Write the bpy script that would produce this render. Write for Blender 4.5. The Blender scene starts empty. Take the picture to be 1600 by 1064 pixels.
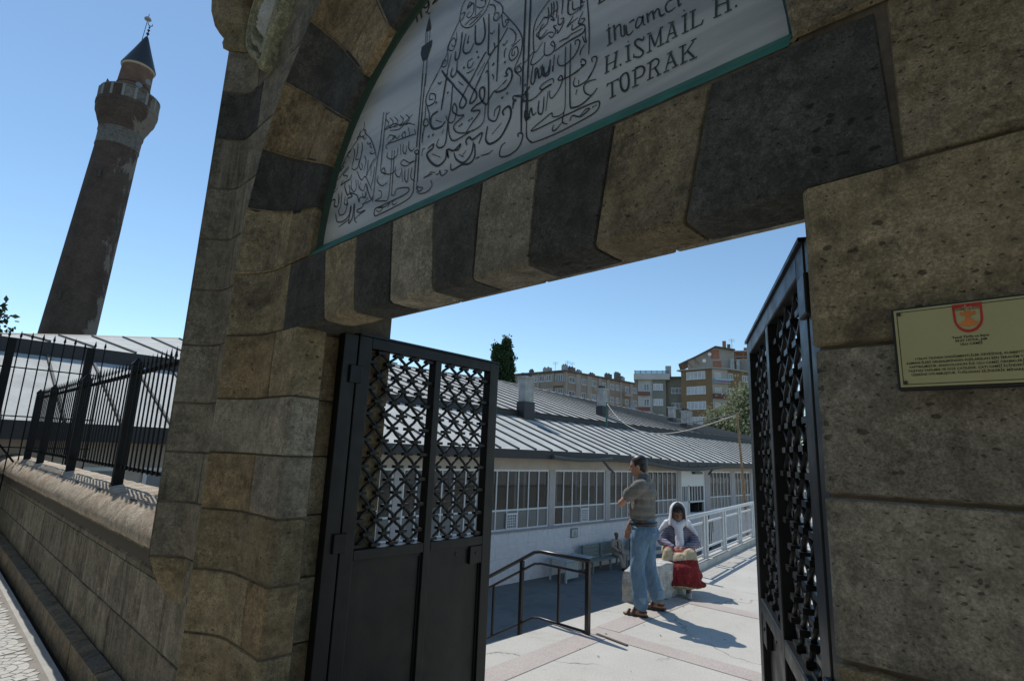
import bpy, bmesh, math, random
from mathutils import Vector, Matrix, noise
rnd = random.Random(11)
scene = bpy.context.scene
COL = scene.collection

# ------------------------------------------------------------------ camera
def cam_matrix(yaw, pitch, roll, loc):
    f = Vector((-math.sin(yaw) * math.cos(pitch), math.cos(yaw) * math.cos(pitch), math.sin(pitch)))
    r = Vector((math.cos(yaw), math.sin(yaw), 0)); u = r.cross(f)
    r2 = r * math.cos(roll) + u * math.sin(roll); u2 = u * math.cos(roll) - r * math.sin(roll)
    m = Matrix((r2, u2, -f)).transposed().to_4x4(); m.translation = Vector(loc)
    return m
cam = bpy.data.cameras.new('camera'); camo = bpy.data.objects.new('camera', cam); COL.objects.link(camo)
cam.lens = 19.56; cam.sensor_width = 36; cam.clip_start = 0.05; cam.clip_end = 3000
camo.matrix_world = cam_matrix(math.radians(43.8), math.radians(11.454), math.radians(2.304), (0, -1.25, 1.70))
scene.camera = camo
# ------------------------------------------------------------------ sky, sun, exposure
SUN = Vector((-0.68, 0.115, 1.0)).normalized()
world = bpy.data.worlds.new('World'); scene.world = world; world.use_nodes = True
wn = world.node_tree.nodes; wl = world.node_tree.links
sky = wn.new('ShaderNodeTexSky'); sky.sky_type = 'NISHITA'; sky.sun_disc = False
sky.sun_elevation = math.asin(SUN.z); sky.sun_rotation = math.atan2(SUN.x, SUN.y)
sky.altitude = 1050; sky.air_density = 1.0; sky.dust_density = 0.1; sky.ozone_density = 1.0
tint = wn.new('ShaderNodeMix'); tint.data_type = 'RGBA'; tint.blend_type = 'MULTIPLY'; tint.inputs[0].default_value = 1
wl.new(sky.outputs[0], tint.inputs[6]); tint.inputs[7].default_value = (0.77, 0.86, 0.84, 1)
wl.new(tint.outputs[2], wn['Background'].inputs[0]); wn['Background'].inputs[1].default_value = 0.15
sd = bpy.data.lights.new('sun', 'SUN'); sd.energy = 3.0; sd.angle = math.radians(0.53); sd.color = (1.0, 0.955, 0.88)
so = bpy.data.objects.new('sun', sd); COL.objects.link(so); so.rotation_euler = (-SUN).to_track_quat('-Z', 'Y').to_euler(); so.location = (0, 0, 60)
scene.view_settings.view_transform = 'Standard'; scene.view_settings.look = 'None'
scene.view_settings.exposure = 0.26; scene.view_settings.gamma = 1.0; scene.view_settings.use_curve_mapping = False
scene.render.engine = 'CYCLES'; scene.cycles.use_denoising = True
scene.cycles.max_bounces = 8; scene.cycles.diffuse_bounces = 4; scene.cycles.transparent_max_bounces = 12

# ------------------------------------------------------------------ mesh helpers
class MB:
    def __init__(s): s.v = []; s.f = []; s.m = []; s.mi = 0
    def add(s, vs, fs):
        o = len(s.v); s.v += [tuple(p) for p in vs]
        for f in fs: s.f.append(tuple(o + i for i in f)); s.m.append(s.mi)
        return s
    def box(s, x0, x1, y0, y1, z0, z1):
        return s.add([(x, y, z) for z in (z0, z1) for y in (y0, y1) for x in (x0, x1)],
                     [(0, 2, 3, 1), (4, 5, 7, 6), (0, 1, 5, 4), (2, 6, 7, 3), (0, 4, 6, 2), (1, 3, 7, 5)])
    def obox(s, c, a, b, d):
        c = Vector(c); a = Vector(a); b = Vector(b); d = Vector(d)
        return s.add([c + a * i + b * j + d * k for k in (-1, 1) for j in (-1, 1) for i in (-1, 1)],
                     [(0, 2, 3, 1), (4, 5, 7, 6), (0, 1, 5, 4), (2, 6, 7, 3), (0, 4, 6, 2), (1, 3, 7, 5)])
    def bar(s, p, q, w, h, up=(0, 0, 1)):
        p = Vector(p); q = Vector(q); d = q - p; L = d.length; d.normalize(); up = Vector(up)
        if abs(d.dot(up)) > .98: up = Vector((1, 0, 0))
        a = d.cross(up).normalized(); b = a.cross(d)
        return s.obox((p + q) / 2, d * L / 2, a * w / 2, b * h / 2)
    def tube(s, pts, r, n=8, caps=True, flat=None):
        pts = [Vector(p) for p in pts]; R = r if isinstance(r, (list, tuple)) else [r] * len(pts)
        rings = []; ref = None
        for i, p in enumerate(pts):
            d = (pts[min(i + 1, len(pts) - 1)] - pts[max(i - 1, 0)]).normalized()
            if ref is None:
                ref = Vector((0, 0, 1)) if abs(d.z) < .9 else Vector((1, 0, 0))
            a = (ref - d * ref.dot(d))
            if a.length < 1e-5: a = d.orthogonal()
            a.normalize(); b = d.cross(a); ref = a
            rings.append([p + (a * math.cos(t) + b * math.sin(t)) * R[i] for t in [2 * math.pi * k / n for k in range(n)]])
        o = [q for rg in rings for q in rg]; fs = []
        for i in range(len(pts) - 1):
            for k in range(n): fs.append((i * n + k, i * n + (k + 1) % n, (i + 1) * n + (k + 1) % n, (i + 1) * n + k))
        if caps: fs.append(tuple(range(n))[::-1]); fs.append(tuple((len(pts) - 1) * n + k for k in range(n)))
        return s.add(o, fs)
    def lathe(s, prof, axis=lambda z: (0, 0), n=32, seg=None, caps=True):
        vs = []; fs = []
        for r, z in prof:
            cx, cy = axis(z)
            for k in range(n):
                t = 2 * math.pi * k / n; vs.append((cx + r * math.cos(t), cy + r * math.sin(t), z))
        for i in range(len(prof) - 1):
            for k in range(n): fs.append((i * n + k, i * n + (k + 1) % n, (i + 1) * n + (k + 1) % n, (i + 1) * n + k))
        if caps: fs.append(tuple(range(n))[::-1]); fs.append(tuple((len(prof) - 1) * n + k for k in range(n)))
        return s.add(vs, fs)
    def prism(s, poly, z0, z1):
        n = len(poly); vs = [(x, y, z0) for x, y in poly] + [(x, y, z1) for x, y in poly]
        return s.add(vs, [tuple(range(n))[::-1], tuple(range(n, 2 * n))] + [(i, (i + 1) % n, n + (i + 1) % n, n + i) for i in range(n)])
    def grid(s, rows):
        w = len(rows[0]); h = len(rows)
        return s.add([p for r in rows for p in r], [(j * w + i, j * w + i + 1, (j + 1) * w + i + 1, (j + 1) * w + i) for j in range(h - 1) for i in range(w - 1)])
    def mesh(s, name, mats, smooth=False):
        me = bpy.data.meshes.new(name); me.from_pydata(s.v, [], s.f)
        for m in (mats if isinstance(mats, (list, tuple)) else [mats]): me.materials.append(m)
        if any(s.m): me.polygons.foreach_set('material_index', s.m)
        bm = bmesh.new(); bm.from_mesh(me); bmesh.ops.recalc_face_normals(bm, faces=bm.faces); bm.to_mesh(me); bm.free()
        if smooth: me.polygons.foreach_set('use_smooth', [True] * len(me.polygons))
        return me
    def build(s, name, mats, parent=None, smooth=False, kind=None, label=None, bevel=0, auto=None):
        o = bpy.data.objects.new(name, s.mesh(name, mats, smooth)); COL.objects.link(o)
        attach(o, parent)
        if kind: o['kind'] = kind
        if label: o['label'] = label
        if bevel:
            b = o.modifiers.new('bevel', 'BEVEL'); b.width = bevel; b.segments = 2; b.limit_method = 'ANGLE'; b.angle_limit = math.radians(40)
        return o
def attach(o, parent):
    if parent is not None:
        o.parent = parent; o.matrix_parent_inverse = WM[parent.name].inverted() if parent.name in WM else Matrix()
WM = {}
def thing(name, label, cat, loc=(0, 0, 0), group=None):
    o = bpy.data.objects.new(name, None); COL.objects.link(o); o.location = loc; o.empty_display_size = .2
    o['label'] = label; o['category'] = cat
    if group: o['group'] = group
    WM[o.name] = Matrix.Translation(Vector(loc))
    return o
def tag(o, label, cat, group=None):
    o['label'] = label; o['category'] = cat
    if group: o['group'] = group
    return o
def structure(o): o['kind'] = 'structure'; return o
def lerp(a, b, t): return a + (b - a) * t
def frange(a, b, n): return [a + (b - a) * i / n for i in range(n + 1)]
def shared(name, me, parent, mat4):
    o = bpy.data.objects.new(name, me); COL.objects.link(o); o.matrix_world = mat4
    if parent is not None:
        o.parent = parent; o.matrix_parent_inverse = WM[parent.name].inverted() if parent.name in WM else Matrix()
    return o

# ------------------------------------------------------------------ materials
MATS = {}
class NT:
    def __init__(s, name):
        m = bpy.data.materials.new(name); m.use_nodes = True; s.m = m; s.t = m.node_tree; s.n = s.t.nodes; s.l = s.t.links
        s.b = s.n['Principled BSDF']; s.tc = s.n.new('ShaderNodeTexCoord'); s.oi = None
    def vec(s, scale=(1, 1, 1), rand=True, loc=None):
        mp = s.n.new('ShaderNodeMapping'); s.l.new(s.tc.outputs['Object'], mp.inputs[0]); mp.inputs['Scale'].default_value = scale
        if rand:
            if not s.oi: s.oi = s.n.new('ShaderNodeObjectInfo')
            x = s.n.new('ShaderNodeVectorMath'); x.operation = 'SCALE'; s.l.new(s.oi.outputs['Random'], x.inputs['Scale']); x.inputs[0].default_value = (37, 53, 71)
            s.l.new(x.outputs[0], mp.inputs['Location'])
        return mp.outputs[0]
    def noise(s, v, scale, detail=5, rough=.6, dist=0):
        n = s.n.new('ShaderNodeTexNoise'); s.l.new(v, n.inputs['Vector']); n.inputs['Scale'].default_value = scale
        n.inputs['Detail'].default_value = detail; n.inputs['Roughness'].default_value = rough; n.inputs['Distortion'].default_value = dist
        return n.outputs['Fac']
    def voro(s, v, scale, feat='F1'):
        n = s.n.new('ShaderNodeTexVoronoi'); s.l.new(v, n.inputs['Vector']); n.inputs['Scale'].default_value = scale; n.feature = feat
        return n.outputs['Distance']
    def ramp(s, fac, *st):
        r = s.n.new('ShaderNodeValToRGB'); s.l.new(fac, r.inputs[0]); e = r.color_ramp.elements
        while len(e) < len(st): e.new(0.5)
        for i, (p, c) in enumerate(st):
            e[i].position = p; e[i].color = (c if isinstance(c, tuple) else (c, c, c)) + (1,)
        return r.outputs[0]
    def mix(s, fac, a, b, mode='MIX'):
        n = s.n.new('ShaderNodeMix'); n.data_type = 'RGBA'; n.blend_type = mode
        for i, x in ((0, fac), (6, a), (7, b)):
            if hasattr(x, 'is_linked'): s.l.new(x, n.inputs[i])
            elif i == 0: n.inputs[0].default_value = x
            else: n.inputs[i].default_value = (x if isinstance(x, tuple) else (x, x, x)) + (1,)
        return n.outputs[2]
    def math(s, op, a, b=0.0):
        n = s.n.new('ShaderNodeMath'); n.operation = op
        for i, x in enumerate((a, b)):
            if hasattr(x, 'is_linked'): s.l.new(x, n.inputs[i])
            else: n.inputs[i].default_value = x
        return n.outputs[0]
    def bump(s, h, strength=.3, dist=.01):
        n = s.n.new('ShaderNodeBump'); s.l.new(h, n.inputs['Height']); n.inputs['Strength'].default_value = strength; n.inputs['Distance'].default_value = dist
        s.l.new(n.outputs[0], s.b.inputs['Normal'])
    def out(s, colr=None, rough=.85, metal=0, spec=None):
        if colr is not None:
            if hasattr(colr, 'is_linked'): s.l.new(colr, s.b.inputs['Base Color'])
            else: s.b.inputs['Base Color'].default_value = colr + (1,)
        if hasattr(rough, 'is_linked'): s.l.new(rough, s.b.inputs['Roughness'])
        else: s.b.inputs['Roughness'].default_value = rough
        s.b.inputs['Metallic'].default_value = metal
        if spec is not None: s.b.inputs['Specular IOR Level'].default_value = spec
        MATS[s.m.name] = s.m
        return s.m
    def rand(s):
        if not s.oi: s.oi = s.n.new('ShaderNodeObjectInfo')
        return s.oi.outputs['Random']
def stone_mat(name, a, b, c, stain=.5, pit=.5, band=.35, tint=.25, stainc=(.028, .026, .022), dk=.95, streak=0.):
    k = NT(name); v = k.vec(); vb = k.vec((1.2, 1.2, 9))
    a, b, c = (tuple(x * dk for x in q) for q in (a, b, c))
    base = k.ramp(k.noise(v, 2.2, 6, .6, .4), (.32, a), (.5, b), (.68, c))
    base = k.mix(k.math('MULTIPLY', k.ramp(k.noise(vb, 2.6, 6, .65, .8), (.42, 0.), (.62, 1.)), band), base, tuple(x * .62 for x in a))
    fine = k.noise(v, 55, 5, .8); micro = k.noise(v, 210, 3, .7)
    base = k.mix(k.ramp(k.noise(v, 3.5, 3), (.4, .25), (.65, .75)), base, k.ramp(fine, (.36, .18), (.62, .82)), 'OVERLAY'); base = k.mix(.5, base, k.ramp(micro, (.36, .2), (.64, .8)), 'OVERLAY')
    bl = k.ramp(k.noise(v, 3.1, 9, .78, .6), (.50, 0.), (.63, 1.))
    base = k.mix(k.ramp(k.noise(v, 11, 7, .75), (.40, .55), (.56, 0.)), base, tuple(x * .45 for x in a))
    base = k.mix(k.ramp(k.noise(v, 5, 5, .7), (.60, 0.), (.74, .35)), base, tuple(min(1, x * 1.5) for x in b))
    base = k.mix(k.math('MULTIPLY', bl, stain), base, stainc)
    vx = k.vec((1, 1, 1.9)); dn = k.n.new('ShaderNodeTexNoise'); dn.inputs['Scale'].default_value = 26; dn.inputs['Detail'].default_value = 3; k.l.new(v, dn.inputs['Vector'])
    ds = k.n.new('ShaderNodeVectorMath'); ds.operation = 'MULTIPLY_ADD'; k.l.new(dn.outputs['Color'], ds.inputs[0]); ds.inputs[1].default_value = (.05, .05, .05); k.l.new(vx, ds.inputs[2])
    pv = k.math('ADD', k.voro(ds.outputs[0], 46), k.math('MULTIPLY', k.noise(v, 7, 5, .7), .75))
    pits = k.ramp(pv, (.47, 1.), (.53, 0.))
    big = k.ramp(k.math('ADD', k.voro(ds.outputs[0], 17), k.math('MULTIPLY', k.noise(v, 4, 5, .7), .9)), (.50, 1.), (.55, 0.))
    p2 = k.math('MAXIMUM', pits, big)
    base = k.mix(k.math('MULTIPLY', p2, pit), base, (.022, .02, .017))
    if streak: base = k.mix(k.ramp(k.noise(k.vec((7, 7, .55)), 1.6, 5, .65), (.52, 0.), (.68, streak)), base, tuple(min(1, x * 1.7 + .03) for x in c)); base = k.mix(k.ramp(k.noise(k.vec((9, 9, .5)), 1.3, 5, .65), (.54, 0.), (.66, streak)), base, stainc)
    base = k.mix(1., base, k.ramp(k.rand(), (0., 1 - tint), (1., 1 + tint * .4)), 'MULTIPLY')
    h = k.math('SUBTRACT', k.math('ADD', k.math('MULTIPLY', k.noise(v, 24, 6, .7), .6), k.math('MULTIPLY', fine, .25)), k.math('MULTIPLY', p2, .9))
    k.bump(h, .55, .008)
    return k.out(base, .92, spec=.2)
TAN = stone_mat('tan_stone', (.27, .215, .125), (.34, .275, .165), (.28, .24, .165), .6, .7)
ORANGE = stone_mat('ochre_stone', (.29, .215, .12), (.35, .26, .145), (.28, .225, .14), .65, .6)
GREYTAN = stone_mat('grey_tan_stone', (.26, .23, .17), (.33, .295, .22), (.28, .25, .19), .4, .6, .25)
WALLST = stone_mat('grey_wall_stone', (.21, .19, .14), (.28, .25, .185), (.235, .21, .155), .55, .45, .3, streak=.55)
DARK = stone_mat('dark_basalt', (.060, .060, .052), (.094, .092, .079), (.072, .071, .061), .3, .85, .1, .2, (.016, .017, .016), 1.)
CAPST = stone_mat('coping_stone', (.42, .33, .24), (.56, .47, .36), (.48, .42, .33), .35, .5, .1, .15, (.16, .09, .06), 1.)
LEDGE = stone_mat('ledge_stone', (.22, .185, .13), (.29, .235, .16), (.20, .19, .17), .45, .4, .3)
k = NT('mortar'); k.out(k.ramp(k.noise(k.vec((1, 1, 1), False), 30, 4), (.3, (.085, .07, .05)), (.7, (.15, .125, .09))), .95); MORTAR = k.m
k = NT('mortar_dark'); k.out((.09, .08, .065), .95); MORTARD = k.m
# marble with slanted grey veins
k = NT('marble'); v = k.vec((1, 1, 1), False)
w1 = k.n.new('ShaderNodeTexWave'); w1.wave_type = 'BANDS'; w1.bands_direction = 'Z'; mp = k.n.new('ShaderNodeMapping'); k.l.new(k.tc.outputs['Object'], mp.inputs[0]); mp.inputs['Rotation'].default_value = (0, math.radians(-7), 0)
k.l.new(mp.outputs[0], w1.inputs['Vector']); w1.inputs['Scale'].default_value = 1.1; w1.inputs['Distortion'].default_value = 3.2; w1.inputs['Detail'].default_value = 4; w1.inputs['Detail Scale'].default_value = .8
mb_ = k.ramp(w1.outputs['Fac'], (.0, (.33, .35, .345)), (.25, (.44, .46, .45)), (.9, (.51, .525, .505)))
vs_ = k.vec((.6, 1, 7), False); mb_ = k.mix(k.ramp(k.noise(vs_, 2, 6, .6, .5), (.45, 0.), (.7, .5)), mb_, (.22, .24, .245))
k.out(mb_, .35); MARBLE = k.m
def plain(name, c, rough=.6, metal=0, var=.15, sc=8, bump=0, rand=True, spec=None):
    k = NT(name); v = k.vec(rand=rand)
    base = k.ramp(k.noise(v, sc, 6, .65), (.3, tuple(x * (1 - var) for x in c)), (.7, tuple(min(1, x * (1 + var)) for x in c)))
    if bump: k.bump(k.noise(v, sc * 6, 4), bump, .004)
    return k.out(base, rough, metal, spec)
GREEN = plain('green_paint', (.02, .15, .085), .5, var=.35, sc=6)
GREEND = plain('dark_green_paint', (.006, .035, .02), .45, var=.3)
INK = plain('engraved_black', (.012, .018, .018), .6, var=.5, sc=40)
INKG = plain('engraved_faded', (.03, .045, .042), .7, var=.7, sc=30)
k = NT('black_gate_paint'); v = k.vec()
gb = k.mix(k.ramp(k.noise(k.vec((1, 1, .35)), 14, 8, .8), (.60, 0.), (.70, .55)), k.ramp(k.noise(v, 5, 6, .7), (.35, (.006, .0065, .0065)), (.7, (.013, .0135, .013))), (.05, .035, .024)); gb = k.mix(k.ramp(k.noise(k.vec((1, 1, .2)), 5, 6, .7), (.5, 0.), (.75, .35)), gb, (.035, .034, .031))
k.bump(k.noise(v, 35, 4), .2, .002); k.out(gb, k.ramp(k.noise(v, 9, 4), (.3, .32), (.7, .52)), spec=.28); BLACK = k.m
FENCEB = plain('fence_black', (.008, .009, .009), .6, var=.4, spec=.2)
RAILB = plain('handrail_black', (.012, .012, .014), .3, var=.3)
RAILG = plain('rail_silver_paint', (.56, .58, .58), .45, var=.15, sc=14)
ZINC = plain('roof_sheet', (.50, .51, .485), .8, var=.18, sc=1.3, spec=.15)
ZINC2 = plain('roof_sheet_upper', (.44, .44, .415), .85, var=.22, sc=1.3, spec=.1)
SEAM = plain('roof_seam', (.12, .122, .118), .75, spec=.15)
FASCIA = plain('fascia_dark', (.03, .03, .032), .6)
STUCCO = plain('stucco_cream', (.52, .44, .37), .9, var=.12, sc=2, bump=.1, rand=False)
PILAST = plain('pilaster_grey', (.47, .43, .41), .9, var=.08, sc=4)
WHITEB = plain('white_block', (.75, .75, .74), .9, var=.10, sc=5, bump=.15)
WINF = plain('window_white', (.76, .76, .75), .5, var=.05)
SHADEB = plain('sill_grey', (.33, .34, .36), .8)
k = NT('window_glass')
tr = k.n.new('ShaderNodeBsdfTransparent'); tr.inputs[0].default_value = (.40, .435, .44, 1); gl = k.n.new('ShaderNodeBsdfGlossy'); gl.inputs['Roughness'].default_value = .03; gl.inputs[0].default_value = (.9, .95, 1, 1)
fr = k.n.new('ShaderNodeLayerWeight'); fr.inputs[0].default_value = .5; ms = k.n.new('ShaderNodeMixShader'); k.l.new(k.math('ADD', k.math('MULTIPLY', k.math('POWER', fr.outputs[1], 4.), .8), .06), ms.inputs[0]); k.l.new(tr.outputs[0], ms.inputs[1]); k.l.new(gl.outputs[0], ms.inputs[2])
k.l.new(ms.outputs[0], k.n['Material Output'].inputs[0]); GLASS = k.out()
FROST = plain('frosted_pane', (.17, .185, .18), .25, var=.12, sc=1.5)
DGLASS = plain('far_glass', (.16, .18, .21), .15, var=.5, sc=.7)
CURTAIN = plain('pale_curtain', (.50, .52, .55), .7, var=.2, sc=1.5)
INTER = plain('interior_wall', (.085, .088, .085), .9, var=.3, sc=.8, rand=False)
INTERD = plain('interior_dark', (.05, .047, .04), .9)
# brick of the minaret
def brick_mat(name, c1, c2, cm, scale, patch=0.):
    k = NT(name); v = k.n.new('ShaderNodeTexCoord').outputs['UV']
    b = k.n.new('ShaderNodeTexBrick'); k.l.new(v, b.inputs['Vector']); b.inputs['Scale'].default_value = scale
    b.inputs['Color1'].default_value = c1 + (1,); b.inputs['Color2'].default_value = c2 + (1,); b.inputs['Mortar'].default_value = cm + (1,)
    b.inputs['Mortar Size'].default_value = .018; b.inputs['Brick Width'].default_value = .5; b.inputs['Row Height'].default_value = .25
    o = k.vec((1, 1, 1), False); base = k.mix(.6, b.outputs['Color'], k.ramp(k.noise(o, .8, 7, .7), (.3, .25), (.7, .75)), 'OVERLAY')
    if patch:
        vp = k.vec((1, 1, .45), False)
        sx = k.n.new('ShaderNodeSeparateXYZ'); k.l.new(k.tc.outputs['Object'], sx.inputs[0])
        side = k.math('SUBTRACT', k.math('SUBTRACT', sx.outputs[1], 4.55), k.math('MULTIPLY', sx.outputs[2], .048))
        pm = k.math('ADD', k.noise(vp, .55, 8, .72, .4), k.math('MULTIPLY', k.math('MINIMUM', k.math('MAXIMUM', side, -1.), 1.2), .13))
        base = k.mix(k.ramp(pm, (.60, 0.), (.64, patch)), base, (.21, .19, .165))
    k.bump(k.math('SUBTRACT', k.noise(o, 8, 5), b.outputs['Fac']), .5, .03)
    return k.out(base, .95, spec=.1)
MINB = brick_mat('minaret_brick', (.098, .074, .060), (.068, .053, .045), (.06, .053, .047), 4.5, .75)
MIND = brick_mat('minaret_drum_brick', (.19, .115, .08), (.14, .09, .066), (.11, .09, .078), 4.5, .8)
MINS = stone_mat('minaret_stone', (.15, .145, .13), (.22, .21, .19), (.13, .125, .115), .5, .5, .2)
LEAD = plain('lead_cone', (.02, .022, .026), .5, var=.3)
# ground materials
k = NT('terrace_concrete'); v = k.vec((1, 1, 1), False)
b0 = k.ramp(k.noise(v, .9, 6, .6), (.3, (.46, .435, .385)), (.7, (.56, .535, .48)))
b0 = k.mix(.35, b0, k.ramp(k.noise(v, 90, 3, .8), (.3, .15), (.7, .85)), 'OVERLAY')
b0 = k.mix(k.ramp(k.noise(v, 4, 8, .75, .7), (.56, 0.), (.72, .3)), b0, (.30, .27, .23))
cr = k.n.new('ShaderNodeTexVoronoi'); cr.feature = 'DISTANCE_TO_EDGE'; wv = k.n.new('ShaderNodeVectorMath'); wv.operation = 'ADD'; nz = k.n.new('ShaderNodeTexNoise'); nz.inputs['Scale'].default_value = 2.5; nz.inputs['Detail'].default_value = 5; k.l.new(v, nz.inputs['Vector']); k.l.new(v, wv.inputs[0]); sc_ = k.n.new('ShaderNodeVectorMath'); sc_.operation = 'SCALE'; k.l.new(nz.outputs['Color'], sc_.inputs[0]); sc_.inputs['Scale'].default_value = .5; k.l.new(sc_.outputs[0], wv.inputs[1]); k.l.new(wv.outputs[0], cr.inputs['Vector']); cr.inputs['Scale'].default_value = .55
b0 = k.mix(k.math('MULTIPLY', k.ramp(cr.outputs['Distance'], (.0, 1.), (.007, 0.)), k.ramp(k.noise(v, .7, 3), (.45, 0.), (.55, .8))), b0, (.09, .075, .06))
b0 = k.mix(k.ramp(k.voro(v, 2.3), (.035, .55), (.06, 0.)), b0, (.24, .2, .15))
b0 = k.mix(k.ramp(k.noise(v, 1.1, 9, .8, 1.2), (.53, 0.), (.66, .4)), b0, (.33, .30, .26)); b0 = k.mix(k.ramp(k.noise(k.vec((1, 3, 1), False), 6, 6, .8, 2), (.60, 0.), (.68, .45)), b0, (.25, .22, .18))
k.bump(k.noise(v, 70, 5, .7), .35, .004); TERR = k.out(b0, .9, spec=.2)
k = NT('pink_concrete'); v = k.vec((1, 1, 1), False)
b0 = k.mix(.35, k.ramp(k.noise(v, 2.5, 7, .7), (.3, (.41, .355, .32)), (.7, (.49, .435, .39))), k.ramp(k.noise(v, 90, 3, .8), (.3, .15), (.7, .85)), 'OVERLAY'); k.bump(k.noise(v, 70, 5), .35, .004); PINK = k.out(b0, .9, spec=.2)
k = NT('lower_court_concrete'); v = k.vec((1, 1, 1), False); k.bump(k.noise(v, 20, 5), .3, .01)
LOWC = k.out(k.mix(k.ramp(k.noise(v, 1.7, 7, .7, 1.), (.5, 0.), (.62, .5)), k.ramp(k.noise(v, .35, 7, .65), (.3, (.15, .165, .165)), (.7, (.215, .23, .225))), (.12, .13, .13)), .85, spec=.2)
KERB = plain('kerb_concrete', (.50, .47, .42), .9, var=.2, sc=5, bump=.3)
SIDE = plain('cobble', (.52, .51, .475), .9, var=.14, sc=9, bump=.3)
SIDEJ = plain('sidewalk_joint', (.27, .25, .22), .95, rand=False)
STRIP = plain('sidewalk_strip', (.42, .41, .38), .9, var=.15, sc=6, bump=.3, rand=False)
EARTH = plain('earth', (.20, .17, .13), .95, var=.3, sc=.05, rand=False)
# ================================================================== SETTING: GROUND
ZL = -2.6
structure(MB().box(-900, 900, -900, 900, ZL - 1.0, ZL - .06).build('ground', EARTH))
structure(MB().box(-19, -3.0, .62, 75, ZL - .05, ZL).build('lower_court', LOWC))
# terrace: top sheet + retaining edge, western edge slanted along the kerb line
edge = [(-3.86, .66), (-3.88, 5.0), (-4.18, 6.55), (-4.35, 7.2), (-5.35, 13.6), (-7.2, 25.0), (-7.6, 60.0)]
structure(MB().prism(edge + [(30, 60), (30, .66)], ZL - .05, 0).build('terrace', TERR))
structure(MB().box(-2.85, -.2, .16, .66, -.6, 0).build('threshold', TERR))
structure(MB().box(-40, 30, -2.75, -.22, -.5, -.004).build('sidewalk', STRIP))
structure(MB().box(-40, 30, -6.2, -2.75, -.6, -.12).build('road', plain('asphalt', (.11, .105, .10), .9, var=.3, sc=20)))
structure(MB().box(-2.85, -.2, -.26, .2, -.4, -.0).build('gate_step', TERR))
opp = thing('sky_blocking_building', 'plain brown unseen building added across the narrow road to shade the gateway', 'building', (-8, -8, -.1))  # unseen building added to block sky light and darken the gateway front
OPM = plain('blocker_render', (.60, .51, .37), .95, var=.2, sc=.5)
MB().box(-38, 24, -14, -6.25, -.6, 8.6).build('wall', OPM, opp)
for zz in (1.0, 4.2):
    for q_ in range(19): MB().box(-36 + q_ * 3.2, -34.6 + q_ * 3.2, -6.3, -6.2, zz, zz + 1.5).build('window', plain('blocker_glass', (.03, .035, .04), .3) if 'blocker_glass' not in MATS else MATS['blocker_glass'], opp)
# pink bands in the terrace paving
pb = MB()
def band(p, q, w):
    p = Vector(p); q = Vector(q); d = (q - p).normalized(); n = Vector((-d.y, d.x)) * w / 2
    pb.add([(p - n).to_3d() + Vector((0, 0, .004)), (q - n).to_3d() + Vector((0, 0, .004)), (q + n).to_3d() + Vector((0, 0, .004)), (p + n).to_3d() + Vector((0, 0, .004))], [(0, 1, 2, 3)])
band((-3.27, 1.0), (-3.40, 3.62), .26); band((-3.53, 3.75), (2.5, 3.86), .24); band((-3.42, 3.88), (-3.50, 5.55), .26); band((-3.6, 5.66), (2.5, 5.75), .24)
structure(pb.build('paving_bands', PINK))
structure(MB().bar((-3.40, 3.66, .006), (-3.02, 3.60, .006), .03, .012).build('expansion_joint', MORTARD))
kb = MB()
for p, q in zip(edge[2:], edge[3:-1]):
    kb.bar((p[0] + .10, p[1], .05), (q[0] + .10, q[1], .05), .24, .1)
structure(kb.build('kerb', KERB))
# fallen leaves on the terrace
lf = MB()
for i in range(45):
    x = rnd.uniform(-3.6, -.6); y = rnd.uniform(1.6, 8); a = rnd.uniform(0, 6.28); s = rnd.uniform(.010, .024)
    d = Vector((math.cos(a), math.sin(a), 0)) * s; e = Vector((-d.y, d.x, 0)) * .4
    c = Vector((x, y, .008)); lf.add([c - d, c + e + Vector((0, 0, .003)), c + d, c - e], [(0, 1, 2, 3)])
o = lf.build('fallen_leaves', plain('dry_leaf', (.16, .11, .06), .9, var=.4)); o['kind'] = 'stuff'; tag(o, 'small dry leaves scattered over the sunlit pale terrace', 'leaves')

# ================================================================== STONE PATCHES
def stone(name, fn, us, vs, mat, parent, gap=.0018, bev=.006, depth=.012, nmin=(3, 3), rough=.0025, label=None):
    def samp(a, k):
        g = [a[0] + gap, a[0] + gap + bev]; inner = [x for x in a[1:-1] if a[0] + gap + 2 * bev < x < a[-1] - gap - 2 * bev]
        if len(inner) < k - 1 and len(a) == 2: inner = [lerp(a[0], a[-1], i / k) for i in range(1, k)]
        return g + inner + [a[-1] - gap - bev, a[-1] - gap]
    U = samp(us, nmin[0]); V = samp(vs, nmin[1])
    P = [[Vector(fn(u, v)) for u in U] for v in V]
    def nrm(i, j):
        i0, i1, j0, j1 = max(i - 1, 0), min(i + 1, len(U) - 1), max(j - 1, 0), min(j + 1, len(V) - 1)
        return (P[j][i1] - P[j][i0]).cross(P[j1][i] - P[j0][i]).normalized()
    N = [[nrm(i, j) for i in range(len(U))] for j in range(len(V))]
    best = max((abs(n.y), n.y) for r in N for n in r)
    sg = 1 if best[1] > 0 else -1
    off = rnd.uniform(-.0035, .0005); tu = rnd.uniform(-.0015, .0015); tv = rnd.uniform(-.0015, .0015)
    rows = []
    for j in range(len(V)):
        r = []
        for i in range(len(U)):
            e = i in (0, len(U) - 1) or j in (0, len(V) - 1)
            c2 = (i in (1, len(U) - 2)) + (j in (1, len(V) - 2))
            d = depth if e else off + tu * (i / len(U) - .5) + tv * (j / len(V) - .5) + noise.noise(P[j][i] * 9) * rough + (.003 if c2 == 2 else 0)
            r.append(P[j][i] + N[j][i] * sg * d)
        rows.append(r)
    return MB().grid(rows).build(name, mat, parent, smooth=False, label=label)
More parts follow.
